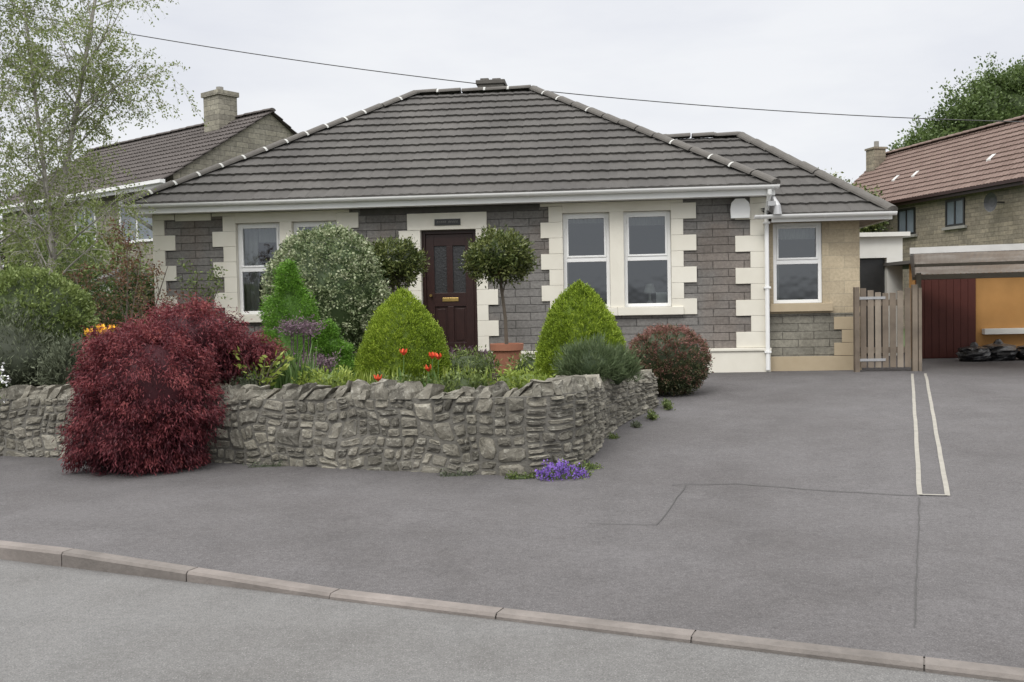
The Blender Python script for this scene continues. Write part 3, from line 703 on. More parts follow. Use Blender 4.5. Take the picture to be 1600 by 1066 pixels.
# ------------------------------------------------------------------ garage, carport, gate
G=empty("garage",(8.27,17.4,.46)); top(G,"small garage with dark red timber door and ochre rendered front wall","garage")
mb=MB(); mb.box(-1.0,0,-.2,4,.15,1.72); mb.build("wall",M['orange'],G)
mb=MB(); mb.box(-.95,-.05,.0,.12,-.002,1.50)
for i in range(8): mb.box(-.94+i*.131,-.062,.02,-.94+i*.131+.124,-.051,1.48)
mb.build("door",M['reddoor'],G)
mb=MB(); mb.box(-1.1,-.2,1.72,4.2,3.5,1.78); mb.build("roof",M['dark'],G)
mb=MB(); mb.box(.25,-.12,.42,2.2,-.01,.52); mb.build("ledge",M['plaster'],G)
CP=empty("carport",(5.97,14.2,.45),-A); top(CP,"lean-to carport with weathered white fascia and translucent corrugated plastic roof","carport")
for (x,y_,w_,h_) in ((.0,2.9,.08,1.55),(4.2,.0,.08,1.80)):
    mb=MB(); mb.box(x,y_,-.1,x+w_,y_+w_,h_); mb.build("post",M['greypost'],CP)
def rzt(x,y): return 1.80-.088*y
mb=MB()
for i in range(100):
    x0,x1=-.05+i*.045,-.05+(i+1)*.045
    mb.face([(x0,0,rzt(x0,0)+.010*(i%2)),(x1,0,rzt(x1,0)+.010*((i+1)%2)),(x1,3.2,rzt(x1,3.2)+.010*((i+1)%2)),(x0,3.2,rzt(x0,3.2)+.010*(i%2))],0,.5)
mb.build("roof_sheet",M['polycarb'],CP)
def bar(y0,y1,dz0,dz1,mat):
    mb=MB(); b=0
    for x in (-.07,4.5):
        for (yy,dz) in ((y0,dz0),(y1,dz0),(y1,dz1),(y0,dz1)): mb.v.append((x,yy,rzt(x,yy)+dz))
    for q in ((0,1,2,3),(7,6,5,4),(0,4,5,1),(1,5,6,2),(2,6,7,3),(3,7,4,0)): mb.f.append([b+i for i in q]); mb.m.append(0); mb.t.append(.5)
    mb.build("beam",mat,CP)
bar(-.05,-.005,-.035,.055,M['fasciaold']); bar(1.5,1.55,-.05,-.005,M['greypost']); bar(3.1,3.18,-.09,-.005,M['greypost'])
mb=MB()
for (x,yy) in ((-.07,0),(-.02,0),(-.02,3.2),(-.07,3.2)): mb.v.append((x,yy,rzt(x,yy)-.05)) 
for (x,yy) in ((-.07,0),(-.02,0),(-.02,3.2),(-.07,3.2)): mb.v.append((x,yy,rzt(x,yy)+.04))
for q in ((0,3,2,1),(4,5,6,7),(0,1,5,4),(1,2,6,5),(2,3,7,6),(3,0,4,7)): mb.f.append(list(q)); mb.m.append(0); mb.t.append(.5)
mb.build("side_beam",M['fasciaold'],CP)
O=empty("outbuilding",(6.75,18.4,.46)); top(O,"flat-roofed cream rendered outbuilding with a dark doorway","outbuilding")
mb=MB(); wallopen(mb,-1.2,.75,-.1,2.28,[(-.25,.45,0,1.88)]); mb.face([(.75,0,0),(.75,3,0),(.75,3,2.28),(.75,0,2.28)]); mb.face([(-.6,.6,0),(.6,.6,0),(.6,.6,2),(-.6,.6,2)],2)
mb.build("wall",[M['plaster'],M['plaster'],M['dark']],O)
mb=MB(); mb.box(-1.3,-.12,2.28,.85,3.1,2.36); mb.build("roof",M['plaster'],O)
mb=MB(); mb.box(-.24,.1,.02,.44,.14,1.86); mb.build("door",M['black'],O)
GT=empty("wooden_gate",(5.27,14.6,.46),-.06); top(GT,"weathered brown timber picket gate with dipped top and metal strap hinges","gate")
mb=MB(); xk=.03
while xk<.72:
    w=.088; hgt=1.19+.11*((xk+w/2-.41)/.38)**2+random.uniform(-.008,.008)
    mb.box(xk,-.02,.06,xk+w,0,hgt,0,random.random()); xk+=w+.022
mb.box(.02,.001,.28,.78,.04,.37,0,.3); mb.box(.02,.001,1.0,.78,.04,1.09,0,.3)
mb.build("leaf",M['wood'],GT,bevel=.004)
for bx in ((.80,-.04,-.1,.875,.04,1.31),(.89,-.03,-.1,.94,.03,1.26),(-.06,-.05,-.1,.01,.05,1.29)):
    MB().box(*bx,0,random.random()).build("post",M['wood'],GT,bevel=.006)
MB().box(.0,-.028,1.10,.4,-.021,1.14).build("hinge",M['metal'],GT); MB().box(.0,-.028,.16,.4,-.021,.20).build("hinge",M['metal'],GT)
def bag(loc,r,lab):
    mb=MB(); n=18; prof=[]
    K2=10
    for i in range(K2+1):
        f=i/K2; rr=r*(math.sin(math.pi*min(1,f*.75+.22))**.6)*(1 if f<.78 else .4); prof.append((max(.005,rr),f*r*1.2))
    mb.lathe((0,0,0),prof,n,jit=.12); o=mb.build("bin_bag",M['bagm'],smooth=False); o.location=loc; top(o,lab,"bin bag","black bin bags by the garage")
bag((7.95,16.5,.46),.27,"full black plastic bin bag on the ground"); bag((8.42,16.6,.46),.3,"full black plastic bin bag on the ground"); bag((8.95,16.5,.46),.27,"full black plastic bin bag on the ground")

# ------------------------------------------------------------------ foliage
def unit(a): return a/np.maximum(1e-9,np.linalg.norm(a,axis=1,keepdims=True))
def rdir(n): return unit(rng.normal(size=(n,3)))
def nz(P,f,ph=0): return np.sin(P[:,0]*f+ph)*np.sin(P[:,1]*f*1.1+2*ph+1)+np.sin(P[:,2]*f*.9+ph*3)*np.cos(P[:,0]*f*1.7+ph)
def leafgeo(P,D,L,W):
    n=len(P); R=rng.normal(size=(n,3)); sd=unit(np.cross(D,R))
    L=np.broadcast_to(np.asarray(L,float).reshape(-1,1),(n,1)); W=np.broadcast_to(np.asarray(W,float).reshape(-1,1),(n,1))
    V=np.stack([P,P+D*L*.45+sd*W*.5,P+D*L,P+D*L*.45-sd*W*.5],1).reshape(-1,3); return V
class LF:
    def __init__(s): s.V=[];s.F=[];s.T=[];s.M=[];s.n=0
    def add(s,V,F,T,m=0): s.V.append(V); s.F.append(np.asarray(F)+s.n); s.T.append(np.asarray(T,float)); s.M.append(np.full(len(F),m)); s.n+=len(V)
    def leaves(s,P,D,L,W,T,m=0):
        V=leafgeo(P,D,L,W); s.add(V,np.arange(len(V)).reshape(-1,4),T,m)
    def ell(s,c,r,amp=.06,t=.02,nu=20,nv=12):
        u=np.linspace(0,2*np.pi,nu,endpoint=False); v=np.linspace(0.02,np.pi-.02,nv)
        UU,VV=np.meshgrid(u,v); d=np.stack([np.cos(UU)*np.sin(VV),np.sin(UU)*np.sin(VV),np.cos(VV)],-1).reshape(-1,3)
        rr=1+amp*nz(d,5,c[0]); P=np.array(c)+d*np.array(r)*rr[:,None]
        F=[[i*nu+j,i*nu+(j+1)%nu,(i+1)*nu+(j+1)%nu,(i+1)*nu+j] for i in range(nv-1) for j in range(nu)]
        s.add(P,F,np.full(len(F),t))
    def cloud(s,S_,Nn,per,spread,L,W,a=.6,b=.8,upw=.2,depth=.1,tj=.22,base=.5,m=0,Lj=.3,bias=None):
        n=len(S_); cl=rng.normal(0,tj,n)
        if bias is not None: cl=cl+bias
        idx=np.repeat(np.arange(n),per); N=len(idx)
        P=S_[idx]+rng.normal(size=(N,3))*spread-Nn[idx]*rng.random((N,1))*depth
        D=unit(Nn[idx]*a+rdir(N)*b+np.array([0,0,upw]))
        T=np.clip(base+cl[idx]+rng.normal(0,tj*.7,N),0,1)
        s.leaves(P,D,L*(1+rng.uniform(-Lj,Lj,N)),W*(1+rng.uniform(-Lj,Lj,N)),T,m)
    def build(s,name,mats,parent=None,origin=(0,0,0)):
        V=np.concatenate(s.V)-np.array(origin); F=np.concatenate(s.F); T=np.concatenate(s.T); Mi=np.concatenate(s.M)
        me=bpy.data.meshes.new(name); me.vertices.add(len(V)); me.vertices.foreach_set("co",V.astype(np.float32).ravel())
        me.loops.add(F.size); me.loops.foreach_set("vertex_index",F.astype(np.int32).ravel())
        me.polygons.add(len(F)); me.polygons.foreach_set("loop_start",np.arange(0,F.size,4,dtype=np.int32)); me.polygons.foreach_set("loop_total",np.full(len(F),4,dtype=np.int32))
        me.polygons.foreach_set("material_index",Mi.astype(np.int32))
        a=me.attributes.new("tint",'FLOAT','FACE'); a.data.foreach_set("value",T.astype(np.float32))
        if not isinstance(mats,(list,tuple)): mats=[mats]
        for m in mats: me.materials.append(m)
        me.update(calc_edges=True); me.validate()
        o=bpy.data.objects.new(name,me)
        if parent is None: o.location=origin
        return link(o,parent)
def ellS(c,r,n,amp=.1,f=6,zmin=-.6,ph=0):
    d=rdir(n*2); d=d[d[:,2]>zmin][:n]; rr=1+amp*nz(d,f,ph); P=np.array(c)+d*np.array(r)*rr[:,None]; return P,unit(d/np.array(r))
def eggf(h): return np.maximum(0,(1-h**2.3))**.80*(.84+.16*np.minimum(1,h/.25))
def eggS(c,R,Hh,n,amp=.03):
    h=rng.random(n*2)**1.05; f=eggf(h); keep=rng.random(n*2)<(f+.15); h=h[keep][:n]; f=f[keep][:n]
    a=rng.random(len(h))*2*np.pi; nn=unit(np.stack([np.cos(a),np.sin(a),.15+h**2*1.1],1))
    P=np.stack([c[0]+R*f*np.cos(a),c[1]+R*f*np.sin(a),c[2]+h*Hh],1); P+=nn*(amp*nz(P,7,1))[:,None]*R; return P,nn

LMt={}
LMt['maple']=leafmat("crimson_maple_leaf",[(.016,.004,.007),(.085,.016,.023),(.19,.042,.048),(.34,.10,.09)],.25,.6)
LMt['thuja']=leafmat("golden_conifer_leaf",[(.035,.06,.006),(.145,.215,.02),(.285,.38,.04),(.43,.52,.08)],.2,.6,.15)
LMt['euon']=leafmat("variegated_leaf",[(.022,.036,.014),(.09,.135,.05),(.24,.28,.15),(.52,.54,.37)],.15,.45,.1)
LMt['spruce']=leafmat("bright_spruce_needle",[(.035,.08,.01),(.10,.22,.025),(.20,.37,.05)],.25,.6)
LMt['bay']=leafmat("bay_leaf",[(.018,.028,.008),(.06,.085,.022),(.14,.16,.05),(.22,.24,.09)],.15,.35)
LMt['hedge']=leafmat("hedge_leaf",[(.02,.032,.01),(.08,.115,.03),(.16,.21,.06),(.26,.31,.11)],.25,.5)
LMt['greyleaf']=leafmat("grey_green_leaf",[(.03,.036,.022),(.09,.105,.065),(.18,.20,.13)],.2,.6)
LMt['hebe']=leafmat("reddish_hebe_leaf",[(.018,.028,.012),(.08,.095,.04),(.18,.09,.07),(.30,.15,.13)],.15,.5,.15)
LMt['lav']=leafmat("lavender_leaf",[(.03,.05,.02),(.09,.125,.055),(.17,.21,.11)],.2,.6)
LMt['bronze']=leafmat("bronze_leaf",[(.05,.02,.012),(.15,.075,.045),(.17,.18,.06)],.3,.5)
LMt['birch']=leafmat("birch_leaf",[(.10,.12,.035),(.20,.245,.08),(.31,.36,.14)],.4,.5)
LMt['tree']=leafmat("tree_leaf",[(.03,.05,.015),(.09,.135,.04),(.17,.23,.08)],.3,.5)
LMt['lime']=leafmat("lime_leaf",[(.08,.12,.02),(.22,.29,.05),(.38,.43,.11)],.3,.5)
LMt['sword']=leafmat("iris_leaf",[(.05,.09,.025),(.12,.20,.06),(.25,.34,.13)],.3,.4)
LMt['heather']=leafmat("purple_shoot_leaf",[(.05,.03,.045),(.17,.11,.14),(.30,.21,.25)],.2,.6)
LMt['red']=pm("red_petal",[(.6,.05,.025),(.75,.12,.05)],10,.5,0)
LMt['orangep']=pm("yellow_orange_petal",[(.78,.38,.03),(.88,.58,.06)],10,.5,0)
LMt['purple']=pm("purple_petal",[(.16,.08,.42),(.34,.2,.62)],30,.6,0,attr=.7)
LMt['whitep']=pm("white_petal",[(.6,.6,.62),(.8,.8,.8)],30,.6,0)
LMt['birchbark']=pm("birch_bark",[(.09,.08,.07),(.34,.32,.29),(.48,.46,.42)],9,.8,.4,20)

# Japanese maple
lf=LF()
EE=[((-3.42,8.98,.78),(.66,.50,.70),800),((-3.18,9.55,1.30),(.53,.46,.38),460),((-2.76,9.72,1.14),(.38,.34,.24),240),((-3.68,9.25,1.04),(.48,.42,.44),320),((-3.55,8.9,.45),(.60,.42,.42),420)]
for (c,r,n) in EE: lf.ell(c,tuple(x*.74 for x in r),.05,.08)
for (c,r,n) in EE:
    P,Nn=ellS(c,r,n,.13,8,-.95,1); hz=np.clip(Nn[:,2],-1,1)
    lay=np.sin(P[:,2]*26+3*nz(P,4,1))   # drooping tiers
    P+=Nn*(.035*lay)[:,None]
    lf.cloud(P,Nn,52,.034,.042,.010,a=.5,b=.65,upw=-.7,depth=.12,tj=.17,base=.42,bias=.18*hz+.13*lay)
for a in lf.V: np.clip(a[:,2],.125,None,out=a[:,2])
mp=empty("maple_tree",(-3.3,9.6,.66)); top(mp,"dark crimson weeping Japanese maple spilling over the stone wall","tree")
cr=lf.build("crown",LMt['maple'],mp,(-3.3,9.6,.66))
mb=MB()
for k in range(7):
    a=k*.9; mb.tube([(0,0,-.05),(.08*math.cos(a),.08*math.sin(a),.3),(.3*math.cos(a),.26*math.sin(a),.6),(.42*math.cos(a),.35*math.sin(a),.55)],[.035,.03,.02,.008],6)
mb.build("trunk",M['bark'],mp)

def simple(name,lf,mat,o,label,cat="shrub",group=None):
    ob=lf.build(name,mat,None,o); return top(ob,label,cat,group)
for (c,R,Hh) in (((-1.26,11.0,.62),.55,1.16),((.77,10.8,.62),.52,1.22)):
    lf=LF(); h=np.linspace(0,1,16); 
    n=22;V=[];F=[]
    for i,hh in enumerate(h):
        f=float(eggf(np.array([hh]))[0])*.87
        for k in range(n): a=2*np.pi*k/n; V.append((c[0]+R*f*np.cos(a),c[1]+R*f*np.sin(a),c[2]+hh*Hh*.94))
    for i in range(15):
        for k in range(n): F.append([i*n+k,i*n+(k+1)%n,(i+1)*n+(k+1)%n,(i+1)*n+k])
    lf.add(np.array(V),F,np.full(len(F),.22))
    P,Nn=eggS(c,R,Hh,3400,.03); lf.cloud(P,Nn,15,.014,.028,.012,a=.7,b=.55,upw=.5,depth=.05,tj=.15,base=.55,bias=.11*nz(P,5,2))
    simple("conifer_topiary",lf,LMt['thuja'],(c[0],c[1],c[2]),"clipped golden-green conifer with a pointed egg shape","shrub","clipped golden conifers")
lf=LF(); c=(-2.56,13.4,1.66); r=(.86,.75,1.06); lf.ell(c,tuple(x*.88 for x in r),t=.15); P,Nn=ellS(c,r,1600,.03,5,-.7,2); lf.cloud(P,Nn,20,.03,.038,.027,a=.6,b=.8,upw=.1,depth=.08,tj=.19,base=.62)
simple("variegated_shrub",lf,LMt['euon'],(-2.56,13.4,.6),"large rounded euonymus with cream-edged variegated leaves")
lf=LF(); c=(-2.68,11.7,.6)
for (cc,R,Hh,pw) in (((-2.68,11.7,.6),.58,1.55,.75),((-2.22,11.6,.6),.42,.82,.6)):
    n=1700; h=rng.random(n)**1.3; f=(1-h)**pw*(1+.13*np.sin(h*22))+.02; a=rng.random(n)*2*np.pi
    P=np.stack([cc[0]+R*f*np.cos(a),cc[1]+R*f*np.sin(a),cc[2]+h*Hh],1); Nn=unit(np.stack([np.cos(a),np.sin(a),np.full(n,.35)],1)); P+=Nn*(.05*nz(P,8,3))[:,None]
    lf.cloud(P,Nn,14,.025,.036,.012,a=.8,b=.6,upw=.05,depth=.08,tj=.18,base=.55)
    V=[];F=[]
    for i in range(8):
        hh=i/7
        for k in range(14): ang=2*np.pi*k/14; V.append((cc[0]+R*.78*(1-hh)**pw*np.cos(ang),cc[1]+R*.78*(1-hh)**pw*np.sin(ang),cc[2]+hh*Hh*.9))
    for i in range(7):
        for k in range(14): F.append([i*14+k,i*14+(k+1)%14,(i+1)*14+(k+1)%14,(i+1)*14+k])
    lf.add(np.array(V),F,np.full(len(F),.1))
simple("dwarf_spruce",lf,LMt['spruce'],c,"bright green dwarf conical spruce with soft dense needles")
for (c,r) in (((-2.42,10.95,1.38),(.24,.2,.10)),((-2.18,10.7,.98),(.22,.2,.14))):
    lf=LF(); P,Nn=ellS(c,r,110,.3,9,-.9,1); lf.cloud(P,Nn,12,.03,.030,.013,a=.5,b=.9,upw=.3,depth=.15,tj=.25)
    for k in range(8): 
        x=c[0]+random.uniform(-.12,.12); V=np.array([(x,c[1],.62),(x+.012,c[1],.62),(x+.012,c[1]+.02,c[2]),(x,c[1]+.02,c[2])]); lf.add(V,[[0,1,2,3]],[.1])
    simple("purple_shrub",lf,LMt['heather'],(c[0],c[1],.62),"small shrub with dusky purple new shoots","shrub","dusky purple shrubs")
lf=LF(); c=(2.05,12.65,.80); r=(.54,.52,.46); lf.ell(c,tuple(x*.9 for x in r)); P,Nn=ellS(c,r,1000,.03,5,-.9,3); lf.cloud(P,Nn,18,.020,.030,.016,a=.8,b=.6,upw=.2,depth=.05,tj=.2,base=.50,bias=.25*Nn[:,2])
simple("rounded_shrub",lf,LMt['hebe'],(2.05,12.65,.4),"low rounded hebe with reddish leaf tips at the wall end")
lf=LF()
for (c,r) in (((.80,9.95,.93),(.33,.28,.25)),((1.08,10.2,.88),(.25,.25,.22))):
    lf.ell(c,tuple(x*.7 for x in r)); P,Nn=ellS(c,r,330,.15,7,-.5,3); lf.cloud(P,Nn,16,.03,.07,.008,a=.6,b=.5,upw=.7,depth=.12,tj=.2)
simple("lavender_bush",lf,LMt['lav'],(.9,10.0,.66),"soft grey-green lavender bush behind the stone coping")
def bay(loc,zc,r,lean,potz,lab):
    T=empty("bay_tree",(loc[0],loc[1],potz+.3)); top(T,lab,"tree","lollipop bay trees")
    lf=LF(); c=(loc[0]+lean,loc[1],zc); lf.ell(c,(r*.75,r*.75,r*.6),.1); P,Nn=ellS(c,(r,r,r*.80),400,.12,6,-.95,loc[0]); lf.cloud(P,Nn,17,.035,.062,.023,a=.7,b=.8,upw=.25,depth=.13,tj=.24)
    lf.build("crown",LMt['bay'],T,(loc[0],loc[1],potz+.3))
    mb=MB(); h=zc-potz-.3; mb.tube([(0,0,0),(lean*.3+.01,0,h*.35),(lean*.6-.015,.01,h*.7),(lean,0,h)],[.026,.022,.02,.015],8)
    mb.tube([(lean*.6,0,h*.6),(lean+.1,.02,h*.85),(lean+.2,.02,h)],[.01,.009,.006],5); mb.tube([(lean*.6,0,h*.65),(lean-.1,-.02,h*.9)],[.01,.007],5)
    mb.build("trunk",M['bark'],T)
    mb=MB(); mb.lathe((0,0,0),[(0,0),(.15,0),(.19,.30),(.215,.30),(.22,.385),(.19,.385),(.18,.33),(0,.33)],28); o=mb.build("plant_pot",M['terracotta'],smooth=False); o.location=(loc[0],loc[1],potz); top(o,"terracotta flower pot holding a standard bay tree","plant pot","terracotta pots")
bay((-.07,12.5),2.2,.41,-.07,.70,"lollipop-shaped bay tree on a slim bare stem in a pot")
bay((-1.72,14.1),2.22,.43,0,.6,"lollipop-shaped bay tree partly hidden by a variegated shrub")
lf=LF()
for (c,r) in (((-6.9,11.8,1.3),(1.3,.8,.88)),((-5.75,11.4,1.35),(.75,.7,.78)),((-8.5,12.2,1.3),(1.2,.8,.9))):
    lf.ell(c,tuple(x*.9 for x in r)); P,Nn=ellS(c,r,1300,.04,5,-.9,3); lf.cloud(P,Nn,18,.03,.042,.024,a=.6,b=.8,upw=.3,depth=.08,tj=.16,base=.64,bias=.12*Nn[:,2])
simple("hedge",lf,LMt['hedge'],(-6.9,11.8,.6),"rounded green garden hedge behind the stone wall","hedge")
lf=LF()
for (c,r) in (((-5.7,10.65,1.05),(.75,.4,.55)),((-6.9,11.0,1.0),(.8,.4,.5)),((-4.75,10.4,.95),(.3,.3,.32))):
    lf.ell(c,tuple(x*.75 for x in r)); P,Nn=ellS(c,r,420,.15,6,-.9,3); lf.cloud(P,Nn,20,.05,.06,.014,a=.5,b=.7,upw=.6,depth=.16,tj=.2,base=.55)
simple("grey_green_shrub",lf,LMt['greyleaf'],(-5.7,10.65,.66),"untidy grey-green shrub growing above the stone wall")
lf=LF()
for (c,r) in (((-7.0,15.0,1.3),(1.1,.8,.9)),((-6.7,17.0,1.5),(.5,.8,.8))):
    lf.ell(c,tuple(x*.8 for x in r)); P,Nn=ellS(c,r,420,.15,5,-.9,3); lf.cloud(P,Nn,16,.06,.07,.035,a=.5,b=.8,upw=.3,depth=.2,tj=.24)
simple("laurel_shrub",lf,LMt['tree'],(-7.0,15,.55),"leafy green shrub beside the bungalow corner")
def twigs(mb,lf,p,d,L,r,lvl,maxl,nb,ang,grav,lpt,tip=None,seg=5,rj=.16):
    pts=[Vector(p)]; d=Vector(d).normalized(); rad=[r]
    for i in range(seg):
        d=(d+Vector([random.gauss(0,rj if lvl else rj*.5) for _ in range(3)])*.6+Vector((0,0,grav[lvl]))).normalized()
        pts.append(pts[-1]+d*L/seg); rad.append(r*(1-.8*(i+1)/seg) if lvl else r*(1-.75*(i+1)/seg))
    mb.tube(pts,rad,7 if lvl==0 else (4 if lvl==1 else 3),0,.5,cap=False)
    if lvl>=maxl-1:
        n=lpt if lvl==maxl else lpt//2
        for _ in range(n):
            f=random.uniform(.15,1)*seg; i=min(seg-1,int(f)); q=pts[i].lerp(pts[i+1],f-i)
            lf.append((q+Vector([random.gauss(0,.03) for _ in range(3)]),))
    if lvl<maxl:
        for _ in range(nb[lvl]):
            f=random.uniform(.22 if lvl==0 else .15,.99)*seg; i=min(seg-1,int(f)); q=pts[i].lerp(pts[i+1],f-i)
            dd=(pts[i+1]-pts[i]).normalized(); a=Vector([random.gauss(0,1) for _ in range(3)]); a=(a-dd*a.dot(dd)).normalized()
            nd=dd*math.cos(ang[lvl])+a*math.sin(ang[lvl]); fl=(1-.55*f/seg) if lvl==0 else 1
            twigs(mb,lf,q,nd,L*tip[lvl]*fl*random.uniform(.7,1.15),max(.0028,rad[i]*.5 if lvl else rad[i]*.38),lvl+1,maxl,nb,ang,grav,lpt,tip,seg,rj)
def twtree(name,base,stems,label,mat,bark,L,nb,tip,ang,grav,lpt,lL,lW,cat="tree",r0=.07,droop=-.3,tj=.2):
    T=empty(name,base); top(T,label,cat); mb=MB(); pts=[]
    for (off,d,s) in stems: twigs(mb,pts,off,d,L*s,r0*s,0,len(nb),nb,ang,grav,lpt,tip)
    mb.build("trunk",bark,T)
    P=np.array([tuple(q[0]) for q in pts]); D=unit(rdir(len(P))+np.array([0,0,droop])); lf=LF(); lf.leaves(P,D,lL*(1+rng.uniform(-.3,.3,len(P))),lW,np.clip(rng.normal(.5,tj,len(P)),0,1)); lf.build("crown",mat,T); return len(P)
nb_=twtree("birch_tree",(-7.0,14.2,.5),[((0,0,0),(.03,0,1),1.0),((-.45,.1,0),(-.08,.02,1),1.05),((.1,.15,0),(.12,.05,1),.82)],"slender multi-stemmed silver birch with sparse fresh spring leaves",LMt['birch'],LMt['birchbark'],7.6,[30,9,5],[.32,.42,.5],[.75,.8,.7],[0.03,.0,-.12,-.26],12,.040,.027,r0=.06)
twtree("bronze_shrub",(-5.3,13.0,.6),[((0,0,0),(.1,0,1),1),((.1,0,0),(.4,0,1),.9),((-.1,0,0),(-.35,.1,1),.9),((0,.1,0),(0,.3,1),1)],"twiggy shrub with bronze and reddish young leaves",LMt['bronze'],M['bark'],1.9,[12,5],[.42,.5],[.6,.7],[0.02,.02,0],10,.045,.022,"shrub",r0=.02,droop=0)
twtree("twiggy_shrub",(-5.0,14.6,.6),[((0,0,0),(.1,0,1),1),((.1,0,0),(.35,0,1),.9),((-.3,0,0),(-.35,.1,1),.9)],"open twiggy shrub with small green leaves beside the house",LMt['hedge'],M['bark'],1.6,[9,4],[.42,.5],[.6,.7],[0.02,.02,0],10,.05,.026,"shrub",r0=.02,droop=0)
def bgtree(name,base,blobs,mat,label,lL,n,per,trh,group=None):
    T=empty(name,base); top(T,label,"tree",group); lf=LF()
    for (c,r) in blobs:
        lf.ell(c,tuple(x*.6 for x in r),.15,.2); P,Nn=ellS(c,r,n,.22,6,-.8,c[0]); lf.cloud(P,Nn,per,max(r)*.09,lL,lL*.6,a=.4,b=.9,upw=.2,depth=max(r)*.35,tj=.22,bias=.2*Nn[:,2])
    lf.build("crown",mat,T)
    mb=MB(); mb.tube([(0,0,-.3),(.1,0,trh*.5),(0,.1,trh)],[.3,.24,.1],8)
    for k in range(5):
        a=k*1.3; mb.tube([(0.05,0,trh*.5),(math.cos(a)*.9,math.sin(a)*.9,trh*.8),(math.cos(a)*1.8,math.sin(a)*1.8,trh*1.05)],[.13,.09,.03],5)
    mb.build("trunk",M['bark'],T)
bgtree("deciduous_tree",(25.5,50,.4),[((0,0,10.4),(3.0,3,2.2)),((-3.3,0,8.6),(2.0,2,1.3)),((3,0,10),(3,3,2.6)),((1.0,0,11.6),(2.0,2,1.2)),((-1.8,0,9.6),(1.7,2,1.5)),((-.4,0,11.0),(1.2,1.2,1.2))],LMt['tree'],"tall leafy tree rising behind the stone house",.18,320,28,9)
bgtree("conifer_tree",(11.7,36,.4),[((0,0,4.4),(1.3,1.2,1.3)),((1.2,0,4.0),(1.0,1,1.2))],LMt['bay'],"dark evergreen tree showing above the roof",.12,220,22,4)
bgtree("garden_tree",(-12.6,21,.4),[((0,0,2.4),(2.2,1.5,1.9)),((2.6,.5,1.8),(1.5,1.2,1.4)),((-2.5,0,2.6),(2,1.5,2))],LMt['hedge'],"leafy green garden tree beyond the birch",.10,400,22,2.5)
O=empty("garden_shed",(-9.3,18.4,.42),.15); top(O,"small white rendered shed with a pitched grey roof","shed")
mb=MB(); mb.face([(0,0,0),(1.6,0,0),(1.6,0,1.9),(0,0,1.25)]); mb.face([(1.6,0,0),(1.6,3,0),(1.6,3,1.9),(1.6,0,1.9)]); mb.face([(0,0,0),(0,3,0),(0,3,1.25),(0,0,1.25)]); mb.build("wall",M['plaster'],O)
mb=MB(); mb.face([(-.15,-.12,1.24),(1.75,-.12,2.01),(1.75,3.1,2.01),(-.15,3.1,1.24)]); mb.face([(-.15,-.12,1.18),(1.75,-.12,1.95),(1.75,-.12,2.01),(-.15,-.12,1.24)]); mb.build("roof",M['metal'],O)
def swords(name,c,rad,n,h,mat,label,w=.022):
    lf=LF(); V=[];F=[];T=[]
    for i in range(n):
        a=random.random()*6.28; r=rad*random.random()**.5; x,y=c[0]+r*math.cos(a),c[1]+r*math.sin(a)
        a2=random.random()*6.28; hh=h*random.uniform(.6,1.1); bend=random.uniform(.05,.4)*hh; sx,sy=-math.sin(a2)*w/2,math.cos(a2)*w/2; t=random.random(); b=len(V)
        for k in range(5):
            f=k/4; ww=(1-f**3)*1.0+.02; px=x+math.cos(a2)*bend*f*f; py=y+math.sin(a2)*bend*f*f; pz=c[2]+hh*(f-.12*f**3)
            V.append((px-sx*ww,py-sy*ww,pz)); V.append((px+sx*ww,py+sy*ww,pz))
        for k in range(4): F.append([b+2*k,b+2*k+1,b+2*k+3,b+2*k+2]); T.append(t)
    lf.add(np.array(V),F,T); return simple(name,lf,mat,c,label,"plant")
swords("iris_plant",(-2.30,9.95,.66),.26,130,.62,LMt['sword'],"clump of upright sword-shaped iris leaves")
swords("iris_plant",(-1.95,10.2,.66),.22,50,.36,LMt['sword'],"clump of upright sword-shaped iris leaves")
swords("bulb_foliage",(-1.5,10.1,.66),.35,110,.34,LMt['lime'],"low clump of strappy green bulb leaves")
swords("bulb_foliage",(-.55,10.6,.66),.35,100,.30,LMt['lime'],"low clump of yellow-green strappy leaves")
def mound(name,c,r,n,per,L,W,mat,label,upw=.4,ell=True,sp=.03):
    lf=LF(); 
    if ell: lf.ell(c,tuple(x*.75 for x in r))
    P,Nn=ellS(c,r,n,.18,7,-.4,c[0]); lf.cloud(P,Nn,per,sp,L,W,a=.5,b=.8,upw=upw,depth=.08,tj=.22); return simple(name,lf,mat,(c[0],c[1],c[2]-r[2]*.5),label,"plant")
lf=LF(); T=empty("yellow_leaved_plant",(-2.50,9.45,.66)); top(T,"open plant with arching stems of yellow-green paddle leaves","plant"); mb=MB(); PL=[]; DL=[]
for k in range(15):
    a=k*.5+random.random()*.3; rr=random.uniform(.16,.34); hh=random.uniform(.32,.55)
    pts=[Vector((0,0,0)),Vector((rr*.4*math.cos(a),rr*.3*math.sin(a),hh*.6)),Vector((rr*math.cos(a),rr*.5*math.sin(a),hh))]
    mb.tube(pts,[.006,.005,.003],4)
    for j in range(9):
        f=random.uniform(.7,2); i=min(1,int(f)); PL.append(tuple(pts[i].lerp(pts[i+1],f-i)+Vector([random.gauss(0,.015) for _ in range(3)]))); DL.append((math.cos(a)+random.gauss(0,.6),math.sin(a)+random.gauss(0,.6),.5+random.gauss(0,.4)))
mb.build("stem",M['bark'],T); lf.leaves(np.array(PL),unit(np.array(DL)),rng.uniform(.06,.10,len(PL)),.034,rng.random(len(PL))*.6+.4); lf.build("leaves",LMt['lime'],T)
mound("low_plant",(-2.6,9.42,.84),(.16,.13,.09),60,16,.035,.016,LMt['greyleaf'],"small green mound plant at the coping")
